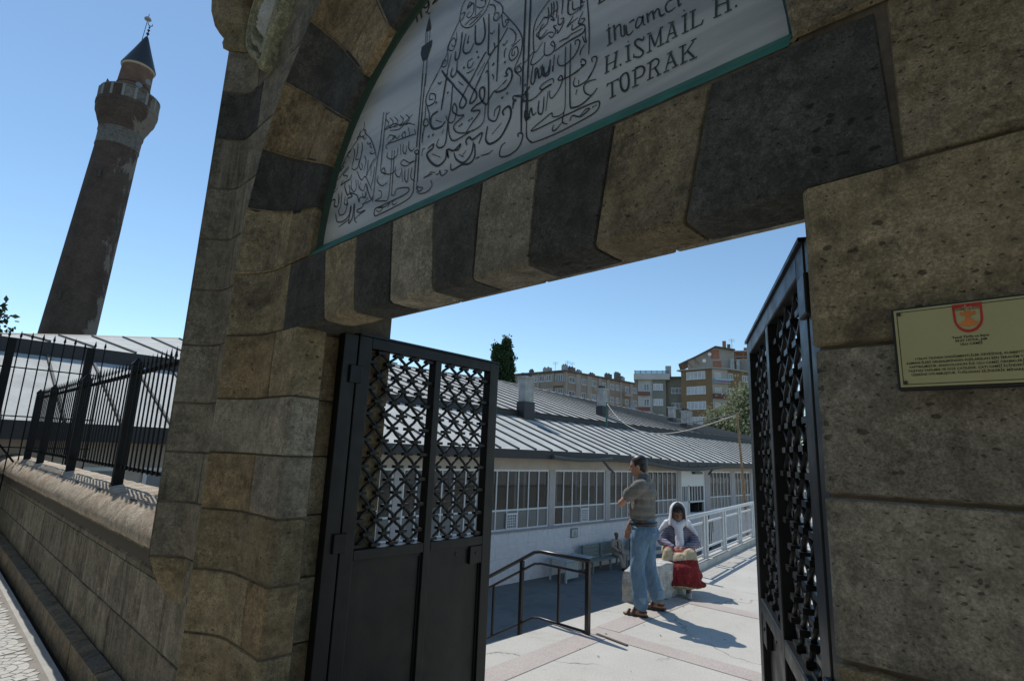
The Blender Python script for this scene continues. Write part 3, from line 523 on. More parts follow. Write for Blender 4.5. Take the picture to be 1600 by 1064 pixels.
STROKES = "0,4,-2384,3346,-2384,3309,-2424,3292,-2431,3269,-2487,3237,-2538,3202,-2575,3155,-2619,3103,-2594,3098,-2541,3123,-2497,3135;0,4,-2384,3309,-2361,3271,-2312,3226,-2273,3170,-2237,3100,-2239,3083,-2270,3057;0,4,-2411,3310,-2419,3290,-2398,3266,-2371,3261,-2359,3286,-2383,3302;0,4,-2388,3272,-2367,3241,-2347,3246;0,4,-2425,3263,-2444,3277,-2428,3281,-2409,3263;0,4,-2492,3236,-2501,3219,-2519,3225,-2521,3203,-2500,3186;0,4,-2533,3174,-2566,3169,-2551,3150,-2579,3143,-2565,3132;0,4,-2336,3213,-2323,3195,-2303,3197,-2304,3175,-2281,3160;0,4,-2284,3142,-2298,3138,-2271,3125,-2251,3124;0,5,-2469,3230,-2451,3191,-2466,3118;0,5,-2427,3241,-2424,3194,-2433,3152,-2400,3146;0,5,-2387,3232,-2379,3184,-2399,3107,-2434,3094,-2465,3114;0,4,-2496,3128,-2522,3117,-2548,3103,-2498,3080,-2513,3068;0,4,-2388,3142,-2401,3121,-2371,3072,-2358,3087,-2378,3113;0,4,-2351,3142,-2330,3109,-2342,3056;0,4,-2309,3107,-2308,3070,-2311,3021;0,4,-2246,3091,-2273,3076,-2306,3025,-2320,3018;0,4,-2277,3065,-2267,3000;0,4,-2244,3047,-2245,2993,-2262,2937;0,5,-2459,3076,-2472,3055,-2528,3054,-2561,3048,-2542,3071;0,4,-2613,3074,-2620,3050,-2653,3034,-2622,3031,-2590,3047;0,4,-2410,3079,-2356,3011,-2320,3018,-2249,2921;0,5,-2517,3057,-2516,3024,-2478,2967,-2459,2987,-2477,3024;0,4,-2453,3042,-2451,3003,-2418,2967,-2400,2987,-2413,3036;0,4,-2389,3022,-2376,2973;0,4,-2359,2999,-2365,2970,-2324,2945,-2309,2977,-2291,2928,-2318,2906,-2333,2935;0,4,-2296,2960,-2266,2902,-2242,2877,-2230,2891;0,6,-2659,2942,-2643,2984,-2607,2980,-2612,2949,-2569,2936,-2577,3010;0,5,-2542,3006,-2540,2934,-2558,2907;0,5,-2556,2991,-2564,2941;0,5,-2500,2967,-2505,2930,-2468,2913,-2480,2948,-2430,2946,-2457,2973,-2386,2939,-2357,2893,-2350,2916,-2296,2899,-2312,2935;0,5,-2558,2907,-2540,2876,-2494,2870,-2476,2897,-2477,2928;0,6,-2584,2895,-2557,2843,-2486,2830,-2436,2854,-2432,2896,-2438,2805,-2408,2821,-2403,2851,-2401,2900,-2386,2815,-2359,2784;0,5,-2328,2872,-2307,2872,-2330,2855,-2371,2854,-2347,2835,-2290,2831,-2345,2822,-2385,2809;0,4,-2539,2809,-2484,2817,-2441,2824;0,4,-2275,2893,-2302,2871,-2241,2871,-2228,2879;0,5,-2206,3326,-2210,3152,-2223,3071,-2229,2855;0,5,-2180,3315,-2185,3112,-2185,3000;0,4,-1902,3196,-1899,3023;0,4,-1880,3187,-1882,3017,-1874,2843;0,5,-1899,2990,-1902,2835,-1906,2804,-1954,2780,-2168,2773,-2203,2783,-2203,2812,-2155,2813,-2045,2812,-1958,2814,-1934,2829,-1962,2846,-2033,2860,-2048,2836,-2076,2845;0,4,-1893,3007,-1913,3003,-1898,2984,-1883,2989,-1897,3009;0,4,-2100,3081,-2094,2943,-2098,2834,-2140,2835,-2210,2857,-2162,2859,-2162,2888,-2188,2902;0,4,-2080,3073,-2075,2937,-2072,2843;0,4,-2137,3082,-2139,3059,-2093,3031,-2053,3040,-2053,3075;0,4,-2032,3085,-2025,3030;0,4,-2008,3076,-2008,3041,-1984,3020,-1984,3061;0,4,-1965,3077,-1965,3042,-1940,3016,-1919,3020;0,4,-2145,3103,-2153,3128,-2049,3115,-1950,3100,-1920,3094,-1931,3122;0,4,-2013,3110,-2029,3131,-2008,3140,-1999,3111;0,4,-2107,3137,-2091,3152,-2069,3129,-2043,3136;0,4,-1983,3154,-1964,3105;0,4,-2145,3134,-2089,3143,-2131,3171,-2157,3157;0,4,-1917,2962,-1951,2963,-1998,2994,-2018,2981,-1976,2955,-1933,2957,-1895,2955;0,4,-2006,2954,-1990,2880;0,4,-1979,2944,-1976,2893,-1952,2871,-1952,2935;0,4,-1926,2932,-1928,2882,-1896,2855;0,4,-2059,2983,-2053,2941,-2019,2915,-2008,2937;0,4,-2162,2989,-2140,2970,-2155,3008,-2177,2994,-2101,2957,-2056,2962;0,4,-2200,2984,-2205,2956,-2161,2918,-2114,2920;0,4,-2045,2812,-2061,2800,-2041,2786,-2020,2794;0,4,-2192,2803,-2161,2786,-2134,2799,-2174,2810,-2116,2799,-2080,2806,-2096,2787;0,4,-1864,2823,-1879,2817,-1856,2794,-1833,2803,-1875,2819;0,4,-1877,2800,-1847,2780,-1799,2776,-1770,2793,-1781,2823;0,4,-1830,2850,-1815,2850,-1799,2851,-1784,2859,-1752,2846;0,4,-2184,3279,-2150,3240,-2181,3221,-2137,3216;0,4,-2144,3269,-2111,3230,-2141,3212,-2098,3207;0,4,-2105,3258,-2072,3220,-2102,3202,-2060,3197;0,4,-2057,3244,-2025,3207,-2054,3189,-2013,3184;0,4,-2010,3230,-1979,3194,-2008,3176,-1967,3171;0,4,-2178,3301,-2149,3302;0,4,-2157,3224,-2100,3219,-2041,3189,-1988,3197,-1954,3207;0,4,-2134,3197,-2057,3172,-2004,3180,-1930,3144;0,4,-1885,3690,-1885,3674;2,0,-1884,3683,-1901,3624,-1901,3610,-1867,3605,-1863,3614;2,0,-1928,3506,-1926,3544,-1905,3544,-1861,3541,-1848,3543,-1849,3510,-1867,3475,-1874,3454,-1909,3460;0,4,-1903,3611,-1899,3546;0,4,-1871,3607,-1871,3542;0,4,-1890,3604,-1886,3543;0,4,-1906,3726,-1891,3703,-1875,3705;0,5,-1902,3457,-1903,3328;0,5,-1877,3458,-1873,3314;0,5,-1900,3394,-1902,3226,-1906,3021;0,5,-1879,3383,-1884,3207,-1885,3008;0,5,-1896,3007,-1916,3003,-1898,2986,-1883,2994,-1900,3009;0,4,-1906,2989,-1902,2817;0,4,-1884,2981,-1880,2811;1,12,-1989,3769,-1993,3755,-1979,3709;1,12,-1964,3783,-1966,3773,-1944,3711;0,7,-1905,3779,-1928,3783,-1937,3769,-1919,3754,-1900,3757,-1902,3777,-1893,3748,-1906,3723,-1919,3731;0,7,-1878,3790,-1849,3777,-1847,3757,-1867,3744,-1827,3745,-1825,3756;0,4,-1604,3628,-1630,3618,-1650,3587,-1659,3536,-1677,3512,-1727,3441,-1729,3408,-1765,3363,-1808,3315,-1832,3295;0,4,-1656,3535,-1643,3502,-1608,3469,-1564,3458,-1495,3483,-1476,3509,-1464,3542;0,4,-1458,3539,-1447,3512,-1406,3467,-1389,3434,-1393,3408,-1425,3399,-1441,3420,-1428,3436,-1408,3421,-1421,3409;0,4,-1389,3421,-1354,3370,-1310,3307,-1281,3254,-1273,3216,-1281,3170,-1309,3118,-1277,3074,-1275,3036;0,4,-1393,3408,-1385,3357,-1370,3341,-1351,3361,-1372,3369,-1366,3354;0,4,-1471,3502,-1440,3479,-1433,3451,-1442,3437;0,4,-1346,3320,-1323,3295,-1308,3265,-1315,3239,-1333,3233;0,4,-1285,3237,-1328,3223,-1342,3193,-1325,3166,-1295,3177,-1301,3213,-1323,3213,-1326,3189,-1313,3186,-1313,3201;0,4,-1275,3130,-1301,3121,-1295,3101,-1274,3097,-1283,3120,-1294,3111;0,4,-1674,3485,-1671,3445,-1690,3405,-1723,3426,-1716,3453,-1689,3464,-1675,3431,-1691,3422,-1704,3442;0,4,-1723,3405,-1724,3355,-1747,3349,-1763,3366,-1750,3385,-1732,3371,-1748,3363;0,8,-1551,3450,-1545,3369,-1525,3345,-1500,3343,-1487,3378,-1503,3460;0,7,-1634,3463,-1642,3363,-1659,3339,-1671,3353,-1671,3387;0,6,-1608,3440,-1622,3377,-1608,3346,-1576,3337,-1552,3365;0,5,-1588,3421,-1596,3389,-1585,3391;0,6,-1470,3457,-1464,3362,-1461,3270,-1445,3258,-1425,3274,-1431,3301;0,6,-1407,3377,-1404,3271,-1403,3112;0,5,-1356,3329,-1400,3284,-1445,3254,-1522,3156;0,6,-1471,3279,-1490,3269,-1564,3184;0,5,-1458,3230,-1448,3117;0,4,-1478,3236,-1520,3198;0,4,-1699,3389,-1720,3311,-1726,3246;0,6,-1684,3314,-1693,3285,-1677,3266,-1657,3280,-1655,3329;0,8,-1760,3339,-1718,3281,-1662,3216;0,9,-1655,3287,-1610,3233,-1558,3169;1,10,-1534,3309,-1527,3314;1,10,-1524,3278,-1517,3284;1,10,-1612,3274,-1604,3280;1,9,-1434,3199,-1426,3205;1,9,-1366,3175,-1359,3180;1,9,-1429,3199,-1422,3204;0,4,-1555,3294,-1583,3292,-1581,3263,-1560,3257,-1548,3275;0,4,-1589,3241,-1573,3236,-1558,3236,-1538,3238;0,4,-1638,3225,-1612,3196;0,4,-1432,3159,-1422,3143,-1425,3130;0,4,-1782,3290,-1769,3278,-1754,3280;0,4,-1454,3360,-1444,3349,-1428,3359;0,4,-1380,3268,-1370,3257,-1353,3270;0,4,-1360,3240,-1368,3222,-1366,3198;0,6,-1362,3115,-1344,3113,-1354,3129,-1341,3141,-1322,3117,-1325,3082,-1342,3067;0,4,-1367,3084,-1348,3093;0,4,-1615,3566,-1583,3569,-1595,3589,-1610,3572,-1573,3571,-1569,3523,-1595,3512,-1612,3531,-1592,3540;0,4,-1558,3583,-1554,3497;0,4,-1542,3582,-1519,3551,-1499,3547,-1497,3513,-1527,3519,-1550,3540;0,4,-1647,3560,-1625,3555,-1639,3529,-1651,3532;0,4,-1620,3489,-1578,3498,-1551,3491,-1506,3502;0,4,-1592,3473,-1555,3477,-1520,3486;0,4,-1586,3609,-1565,3604;0,4,-1490,3558,-1485,3531;0,5,-1789,3340,-1834,3290,-1860,3247,-1848,3203,-1798,3197,-1794,3233,-1830,3255,-1835,3230,-1807,3218;0,5,-1847,3197,-1827,3151,-1830,3104,-1861,3111,-1864,3139,-1841,3135,-1839,3118;0,6,-1853,3108,-1864,3070,-1863,3027;0,4,-1860,3208,-1858,3153,-1862,3122;0,8,-1719,3306,-1735,3196,-1743,3136;0,7,-1746,3319,-1665,3216,-1596,3134,-1580,3102,-1599,3085,-1621,3104,-1604,3142,-1537,3217;0,7,-1642,3268,-1552,3159,-1520,3119,-1521,3090,-1553,3084,-1548,3112,-1496,3182;0,6,-1677,3238,-1678,3129,-1690,3062,-1698,2964,-1733,2954,-1757,2976,-1745,3002;0,5,-1707,3095,-1686,3055,-1650,3046,-1637,3096,-1657,3130,-1665,3098,-1624,3060,-1589,3045,-1648,3025,-1631,2988,-1576,2961,-1505,2952,-1466,2970,-1461,3044;0,9,-1766,3141,-1806,3137,-1814,3103,-1788,3066,-1735,3055,-1708,3070;0,7,-1471,3185,-1455,3177,-1446,3047,-1468,3047,-1496,3089,-1498,3124,-1473,3117,-1475,3065,-1519,3060,-1543,3046,-1491,3023,-1539,2985,-1569,2959;0,6,-1444,3051,-1415,3076,-1396,3063,-1350,3060,-1320,3088,-1321,3112;0,5,-1444,3051,-1442,2979,-1422,2952,-1395,2945,-1378,2994,-1404,2991,-1408,2965;0,8,-1355,2947,-1362,2968,-1334,2975,-1318,2950,-1325,2912,-1367,2861,-1419,2853,-1444,2872,-1449,2897,-1442,2937;0,4,-1415,2891,-1365,2919;0,4,-1403,3073,-1346,3096;0,5,-1689,3051,-1672,2984,-1642,2952,-1582,2951,-1524,2955;0,7,-1558,2901,-1566,2923,-1547,2931,-1524,2912,-1471,2920,-1487,2879;0,7,-1520,2901,-1529,2852,-1572,2829,-1620,2861,-1637,2896;0,7,-1513,2889,-1508,2831,-1538,2813,-1584,2824,-1644,2821,-1653,2853;0,7,-1688,2930,-1670,2884,-1681,2927,-1638,2906,-1599,2921,-1610,2901,-1631,2904;0,8,-1688,2930,-1691,2886,-1739,2873,-1794,2913,-1822,2959,-1786,2971,-1780,2990,-1817,2983;0,4,-1787,2946,-1725,2908;0,4,-1587,2859,-1563,2879;0,4,-1605,2877,-1574,2854;0,4,-1777,3103,-1730,3073;0,4,-1638,3225,-1604,3191;0,4,-1724,3015,-1719,3038;1,8,-1825,3039,-1813,3043;1,8,-1794,3035,-1783,3039;1,8,-1712,3202,-1701,3206;1,7,-1347,3032,-1338,3036;1,7,-1372,3025,-1363,3028;1,7,-1559,3007,-1548,3010;1,7,-1542,3007,-1532,3011;1,7,-1618,3006,-1608,3010;1,7,-1605,3008,-1594,3012;1,8,-1788,3188,-1776,3192;0,4,-1832,2849,-1810,2849,-1788,2849,-1773,2847;0,4,-1750,2837,-1728,2834,-1722,2847,-1709,2818,-1671,2825,-1693,2838;0,4,-1501,2819,-1489,2821,-1477,2819;0,4,-1471,2822,-1446,2818,-1428,2816,-1405,2821;0,4,-1860,2962,-1856,2992,-1840,2992;0,4,-1780,3286,-1768,3275,-1754,3282;0,5,-1274,2825,-1277,2839,-1261,2835,-1252,2821,-1269,2784,-1312,2769,-1357,2776,-1369,2794,-1359,2822,-1340,2828;0,4,-1264,3085,-1259,2841;0,5,-1239,3073,-1242,2895,-1231,2878,-1216,2884;0,4,-1236,2875,-1233,2809,-1205,2777;0,4,-1309,2987,-1307,3006,-1262,2984,-1226,3008,-1247,2995,-1246,2977,-1267,2964,-1212,2948;0,4,-1305,2967,-1301,2983,-1289,2976;0,7,-1265,3421,-1265,3248,-1263,3057;0,7,-1238,3405,-1239,3233,-1237,3045;0,4,-1125,3336,-1162,3314,-1199,3285,-1216,3251,-1218,3202,-1213,3152,-1201,3139,-1172,3163;0,4,-978,3246,-970,3179,-964,3083,-965,3005;0,4,-1136,3308,-1132,3280,-1136,3256;0,4,-1124,3305,-1121,3276,-1125,3243;0,4,-1110,3300,-1106,3271,-1110,3228;0,4,-1085,3304,-1081,3276,-1085,3229;0,4,-1060,3283,-1056,3255,-1060,3218;0,4,-1150,3297,-1146,3268,-1151,3258;0,4,-1008,3264,-1001,3234,-1003,3195;0,4,-1053,3292,-1038,3263,-1056,3267,-1055,3218,-1037,3202,-990,3206;0,4,-1038,3254,-1034,3219,-1010,3212,-987,3210;0,4,-991,3241,-997,3226,-984,3221;0,4,-1102,3262,-1130,3259,-1152,3255,-1168,3264,-1182,3252,-1208,3230;0,4,-1149,3256,-1152,3231,-1181,3221,-1203,3210,-1180,3188,-1151,3205;0,4,-1167,3237,-1181,3232,-1192,3201,-1180,3181,-1143,3187,-1121,3175;0,4,-1137,3240,-1118,3223,-1134,3251,-1145,3247;0,4,-1101,3235,-1100,3199,-1086,3191,-1075,3208,-1090,3213;0,4,-1107,3197,-1121,3201,-1110,3176,-1127,3159,-1142,3174;0,4,-1072,3196,-1085,3175,-1102,3162,-1103,3178;0,4,-1034,3193,-1044,3180,-1060,3164,-1037,3170,-1013,3175;0,4,-1036,3160,-1036,3138,-1003,3138,-983,3124,-980,3074;0,4,-990,3187,-1003,3166,-1009,3148,-993,3142,-983,3152,-1000,3161;0,5,-981,3117,-992,3101,-1049,3101,-1115,3095;0,4,-1094,3122,-1077,3122,-1056,3118,-1042,3123,-992,3120;0,4,-1160,3157,-1162,3113,-1147,3096,-1122,3095,-1112,3116,-1123,3141,-1132,3133,-1115,3114;0,4,-1239,3132,-1212,3145,-1226,3106,-1214,3092,-1184,3095,-1162,3106;0,5,-1064,3087,-1064,2963;0,5,-1042,3088,-1042,2952;0,4,-1021,3071,-1022,3087,-1008,3084,-1003,3067,-1021,3034,-1061,3017,-1088,3025,-1099,3046,-1093,3068;0,4,-1114,3082,-1118,3017;0,5,-1132,3072,-1137,3018,-1156,3017,-1167,3032,-1168,3071;0,5,-1185,3020,-1190,3059,-1202,3068,-1204,3029;0,4,-1176,3068,-1179,3050;0,4,-992,3089,-982,3062,-975,3059,-982,3081;0,4,-982,3053,-998,3037,-1001,3021;0,4,-949,2967,-952,2984,-936,2982,-932,2968,-945,2939,-967,2916;0,4,-997,2988,-994,3002,-978,2988,-981,2974,-997,2982,-987,2972,-1033,2964;0,4,-1262,3121,-1239,3129;1,6,-924,3176,-923,3212;0,4,-927,3178,-895,3180,-892,3193;0,7,-1266,3113,-1261,3000,-1265,2961,-1260,2833;0,6,-1240,3100,-1240,3032;0,6,-1236,2989,-1233,2885,-1245,2893,-1246,2919;0,4,-1237,2875,-1233,2816,-1216,2784,-1194,2774,-1093,2768,-962,2775,-927,2786,-920,2806,-930,2815,-980,2819,-1071,2820,-1201,2821,-1201,2832,-1151,2847,-1119,2855,-1114,2839,-1086,2830,-1067,2836,-1060,2864,-1063,3012;0,5,-1042,3002,-1039,2855,-1025,2835,-992,2831,-952,2846,-929,2863;0,4,-954,2847,-977,2868,-982,2897,-960,2903,-933,2896;0,4,-939,2951,-964,2915,-996,2907,-1019,2911,-1027,2928,-1020,2946;0,4,-1004,2928,-1004,2911;0,4,-990,2976,-1009,2964,-1047,2962,-1082,2965,-1094,2974,-1082,2983,-1074,2964,-1089,2933,-1117,2913,-1129,2922,-1130,2948;0,4,-1114,2969,-1119,2989,-1156,2989,-1177,2980,-1164,2967,-1122,2969,-1155,2967,-1193,2951,-1227,2950,-1259,2969,-1255,2986,-1225,3006,-1251,2996;0,4,-1260,2989,-1306,3006,-1308,2995,-1296,2982;0,4,-1308,2953,-1308,2983,-1292,2988;0,5,-1215,3088,-1222,3027,-1208,3013,-1192,3058,-1183,3027,-1174,3027,-1171,3066;0,6,-1163,3058,-1157,3026,-1141,3029,-1137,3049;0,4,-1120,3041,-1120,3015;0,5,-1237,2915,-1229,2879,-1217,2918,-1207,2885,-1190,2888;0,5,-1179,2930,-1182,2888,-1169,2872,-1159,2882,-1156,2935;0,4,-1138,2948,-1146,2875;0,4,-1039,2790,-1028,2806,-995,2789,-959,2800,-973,2806,-998,2790;0,4,-1063,2834,-1070,2800,-1047,2783;0,4,-1109,2805,-1113,2786,-1097,2783,-1070,2800;0,4,-1011,2897,-1016,2879;1,6,-1373,3026,-1365,3030;1,6,-1347,3032,-1339,3035;1,4,-948,2800,-941,2804;1,4,-937,2801,-931,2804;1,6,-1254,3024,-1246,3027;1,7,-887,3065,-883,3002;1,4,-897,3057,-877,3058;1,4,-893,2999,-873,3000;1,6,-888,3075,-886,3071;1,7,-866,3061,-862,3002;1,4,-873,3058,-866,3061;0,4,-864,3041,-854,3051,-843,3048,-839,3008,-826,3001;1,7,-829,3041,-826,3001;0,4,-822,3036,-818,3001,-807,2995,-796,3003;0,4,-811,3038,-796,3040,-792,3035;0,4,-763,3029,-778,3038,-787,3017,-782,3003,-767,3013,-762,3036,-760,3005,-753,2998;1,6,-747,3035,-744,3000;0,4,-746,3023,-735,3031,-730,3032;1,6,-728,3033,-724,3000;0,4,-725,3018,-714,3030,-707,3026;0,5,-707,3026,-704,3003,-694,2997,-688,3000;0,4,-664,3033,-677,3035,-686,3021,-681,3002,-668,2998,-654,3002;1,6,-647,3033,-643,2999;1,4,-655,3033,-646,3036;1,4,-645,2997,-635,3003;0,5,-605,3008,-597,2998,-585,2997,-580,3003;0,4,-552,2977,-543,2974,-537,2977;1,7,-893,2957,-894,2902;1,4,-901,2961,-883,2960;1,4,-902,2902,-883,2902;1,7,-856,2957,-864,2902;1,4,-866,2957,-851,2959;1,4,-873,2903,-854,2903;1,4,-893,2929,-862,2929;1,7,-845,2904,-839,2904;1,7,-815,2960,-813,2902;1,4,-826,2960,-806,2957;1,4,-824,2904,-804,2901;1,5,-816,2972,-812,2972;0,5,-759,2954,-764,2950,-778,2961,-789,2959,-787,2944,-768,2919,-761,2905,-772,2896,-790,2905,-795,2911;1,4,-795,2904,-794,2918;1,4,-759,2961,-761,2948;1,4,-740,2954,-740,2899;1,4,-748,2961,-734,2959;1,4,-750,2898,-732,2897;1,6,-736,2954,-722,2906;1,4,-702,2959,-722,2906;1,6,-704,2956,-703,2901;1,4,-705,2959,-694,2958;1,4,-715,2900,-691,2900;1,4,-667,2953,-683,2901;1,6,-665,2954,-655,2905;1,4,-689,2901,-675,2898;1,4,-668,2903,-649,2903;1,4,-677,2921,-656,2919;1,4,-677,2959,-659,2956;1,6,-625,2961,-626,2900;1,4,-636,2958,-619,2960;1,4,-636,2901,-615,2900;1,5,-630,2974,-625,2974;1,6,-601,2956,-603,2900;1,4,-611,2958,-592,2957;1,4,-611,2901,-576,2900;1,4,-577,2899,-572,2912;1,7,-532,2954,-535,2902;1,4,-544,2959,-522,2956;1,4,-543,2900,-520,2898;1,7,-502,2955,-501,2899;1,4,-511,2898,-491,2897;1,4,-534,2932,-501,2927;1,6,-483,2901,-477,2901;1,7,-873,2858,-871,2806;1,4,-892,2858,-848,2858;1,4,-892,2851,-890,2862;1,4,-850,2851,-851,2861;1,4,-882,2804,-858,2804;0,6,-826,2867,-841,2858,-839,2824,-828,2805,-815,2810,-812,2837,-817,2861,-826,2867;1,6,-790,2862,-790,2805;1,4,-802,2861,-779,2862;1,4,-801,2805,-778,2803;0,5,-790,2866,-769,2862,-758,2848,-765,2829,-787,2828;1,6,-737,2861,-741,2807;1,4,-749,2860,-727,2861;1,4,-750,2805,-728,2806;0,4,-737,2863,-720,2863,-710,2851,-717,2837,-734,2833;1,6,-724,2837,-711,2806;1,4,-718,2804,-703,2805;1,4,-672,2859,-688,2809;1,6,-674,2862,-656,2806;1,4,-696,2805,-678,2804;1,4,-668,2806,-649,2807;1,4,-683,2827,-663,2827;1,4,-684,2858,-666,2861;1,6,-634,2859,-635,2806;1,4,-646,2861,-623,2860;1,4,-643,2804,-621,2806;1,4,-601,2859,-630,2830;1,6,-620,2836,-601,2806;1,4,-609,2863,-593,2863;1,4,-616,2804,-592,2803;1,5,-924,3181,-914,3207;1,4,-930,3178,-894,3178"
INKS = []; LETS = []
def ribbon(mb, pts, w, taper=True):
    out = []
    for i, p in enumerate(pts):
        a = pts[max(i - 1, 0)]; b = pts[min(i + 1, len(pts) - 1)]; d = Vector((b[0] - a[0], b[1] - a[1]))
        d = d.normalized() if d.length > 1e-6 else Vector((1, 0)); nn = Vector((-d.y, d.x))
        t = i / max(1, len(pts) - 1)
        k_ = (.72 + .55 * math.sin(math.pi * min(1, max(0, t * .9 + .08)))) if taper else 1
        out.append((Vector(p) + nn * w * .5 * k_, Vector(p) - nn * w * .5 * k_))
    yy = .0685 - rnd.uniform(0, .0012)
    mb.grid([[(a.x, yy, a.y), (b.x, yy, b.y)] for a, b in out])
def catmull(P, m=5):
    if len(P) < 3: return P
    Q = [P[0]] + P + [P[-1]]; o = []
    for i in range(1, len(Q) - 2):
        p0, p1, p2, p3 = Q[i - 1:i + 3]
        for j in range(m):
            t = j / m
            o.append(tuple(.5 * (2 * p1[c] + (p2[c] - p0[c]) * t + (2 * p0[c] - 5 * p1[c] + 4 * p2[c] - p3[c]) * t * t + (3 * p1[c] - p0[c] - 3 * p2[c] + p3[c]) * t ** 3) for c in (0, 1)))
    return o + [P[-1]]
if not STROKES.startswith('@@'):
    for st in STROKES.split(';'):
        v_ = [int(x) for x in st.split(',')]; sh, w = v_[0], v_[1] / 1000
        P = [(v_[i] / 1000, v_[i + 1] / 1000) for i in range(2, len(v_), 2)]
        (LETS if sh == 1 else INKS).append((sh, P if sh else catmull(P), w))
def clusters(items, gap):
    par = list(range(len(items)))
    def find(i):
        while par[i] != i: par[i] = par[par[i]]; i = par[i]
        return i
    bb = [(min(p[0] for p in it[1]) - gap, max(p[0] for p in it[1]) + gap, min(p[1] for p in it[1]) - gap, max(p[1] for p in it[1]) + gap) for it in items]
    for i in range(len(items)):
        for j in range(i):
            if bb[i][0] < bb[j][1] and bb[j][0] < bb[i][1] and bb[i][2] < bb[j][3] and bb[j][2] < bb[i][3] and find(i) != find(j):
                if min((a[0] - b[0]) ** 2 + (a[1] - b[1]) ** 2 for a in items[i][1] for b in items[j][1]) < gap * gap: par[find(i)] = find(j)
    out = {}
    for i, it in enumerate(items): out.setdefault(find(i), []).append(it)
    return out.values()
for items, gap, nm, mt in ((INKS, .006, 'calligraphy', INK), (LETS, .019, 'letter', INKG)):
    for cl in clusters(items, gap):
        mb = MB()
        for st, P, w in cl:
            if st == 2: mb.add([(x, .0672, z) for x, z in P], [tuple(range(len(P)))])
            else: ribbon(mb, P, w, st == 0)
        mb.build(nm, mt, panel)

# ================================================================== BOUNDARY WALL (left)
wall = thing('boundary_wall', 'low grey stone boundary wall with rounded sunlit coping beside the gateway', 'wall', (-8.5, -.05, 0))
def wall_row(z0, z1, y, cuts, name, mat, **kw):
    for a, b in zip(cuts, cuts[1:]):
        stone(name, lambda x, z: (x, y, z), [b, a], [z0, z1], mat, wall, **kw)
def cuts(x0, x1, lo, hi, fixed=()):
    c = [x0] + list(fixed); x = c[-1]
    while x > x1 + hi: x -= rnd.uniform(lo, hi); c.append(x)
    c.append(x1); return c
XE = -15.5
wall_row(.155, .478, -.05, cuts(-3.36, XE, .9, 1.7, (-3.93, -5.13, -5.36, -6.6, -7.1)), 'stone', WALLST)
wall_row(.478, .835, -.05, cuts(-3.36, XE, .9, 1.6, (-4.42, -5.35, -6.45, -7.12)), 'stone', WALLST)
wall_row(.835, 1.035, -.05, [-3.36, -3.93], 'stone', WALLST)
# cove below the coping
c = cuts(-3.93, XE, .9, 1.3)
covep = [(-.05, .835), (-.052, .87), (-.035, .90), (-.03, .955), (-.05, .985), (-.105, 1.005), (-.11, 1.03)]
for a, b in zip(c, c[1:]):
    rows = [[(a - .003, y, z) for y, z in covep], [(b + .003, y, z) for y, z in covep]]
    MB().grid(rows).build('moulding', WALLST, wall)
capp = [(.0, 1.02), (-.125, 1.03), (-.138, 1.06), (-.135, 1.10), (-.115, 1.15), (-.075, 1.20), (-.02, 1.24), (.06, 1.27), (.16, 1.29), (.26, 1.295), (.34, 1.26)]
c = cuts(-3.985, XE, .85, 1.2)
for a, b in zip(c, c[1:]):
    rows = []; nseg = 9
    for q in range(nseg + 1):
        x = lerp(a - .004, b + .004, q / nseg); e = .012 if q in (0, nseg) else 0
        rows.append([(x, y + noise.noise((x * 5, y * 9, z * 9)) * .006 + e * .6, z + noise.noise((x * 6, y * 12, 4)) * .006 - e) for y, z in capp])
    mb = MB(); mb.grid(rows); mb.add(rows[0], [tuple(range(len(capp)))]); mb.add(rows[-1], [tuple(range(len(capp)))])
    o_ = mb.build('coping_stone', CAPST, wall, smooth=True); o_.data.set_sharp_from_angle(angle=math.radians(50))
# plinth
c = cuts(-3.36, XE, .8, 1.3, (-3.9, -4.75, -5.55))
for a, b in zip(c, c[1:]):
    def fn(x, s): return (x, -.165 if s < .16 else -.165 + (s - .16), s if s < .16 else .16 + (s - .16) * .12)
    stone('plinth_stone', fn, [b, a], [-.06, .05, .142, .158, .175, .275], LEDGE, wall, rough=.006, gap=.007)
MB().box(XE, -3.36, -.042, .33, -.3, 1.02).box(XE, -3.36, -.145, -.03, -.3, .145).box(XE, -3.95, -.02, .3, 1.0, 1.24).build('mortar', MORTARD, wall)

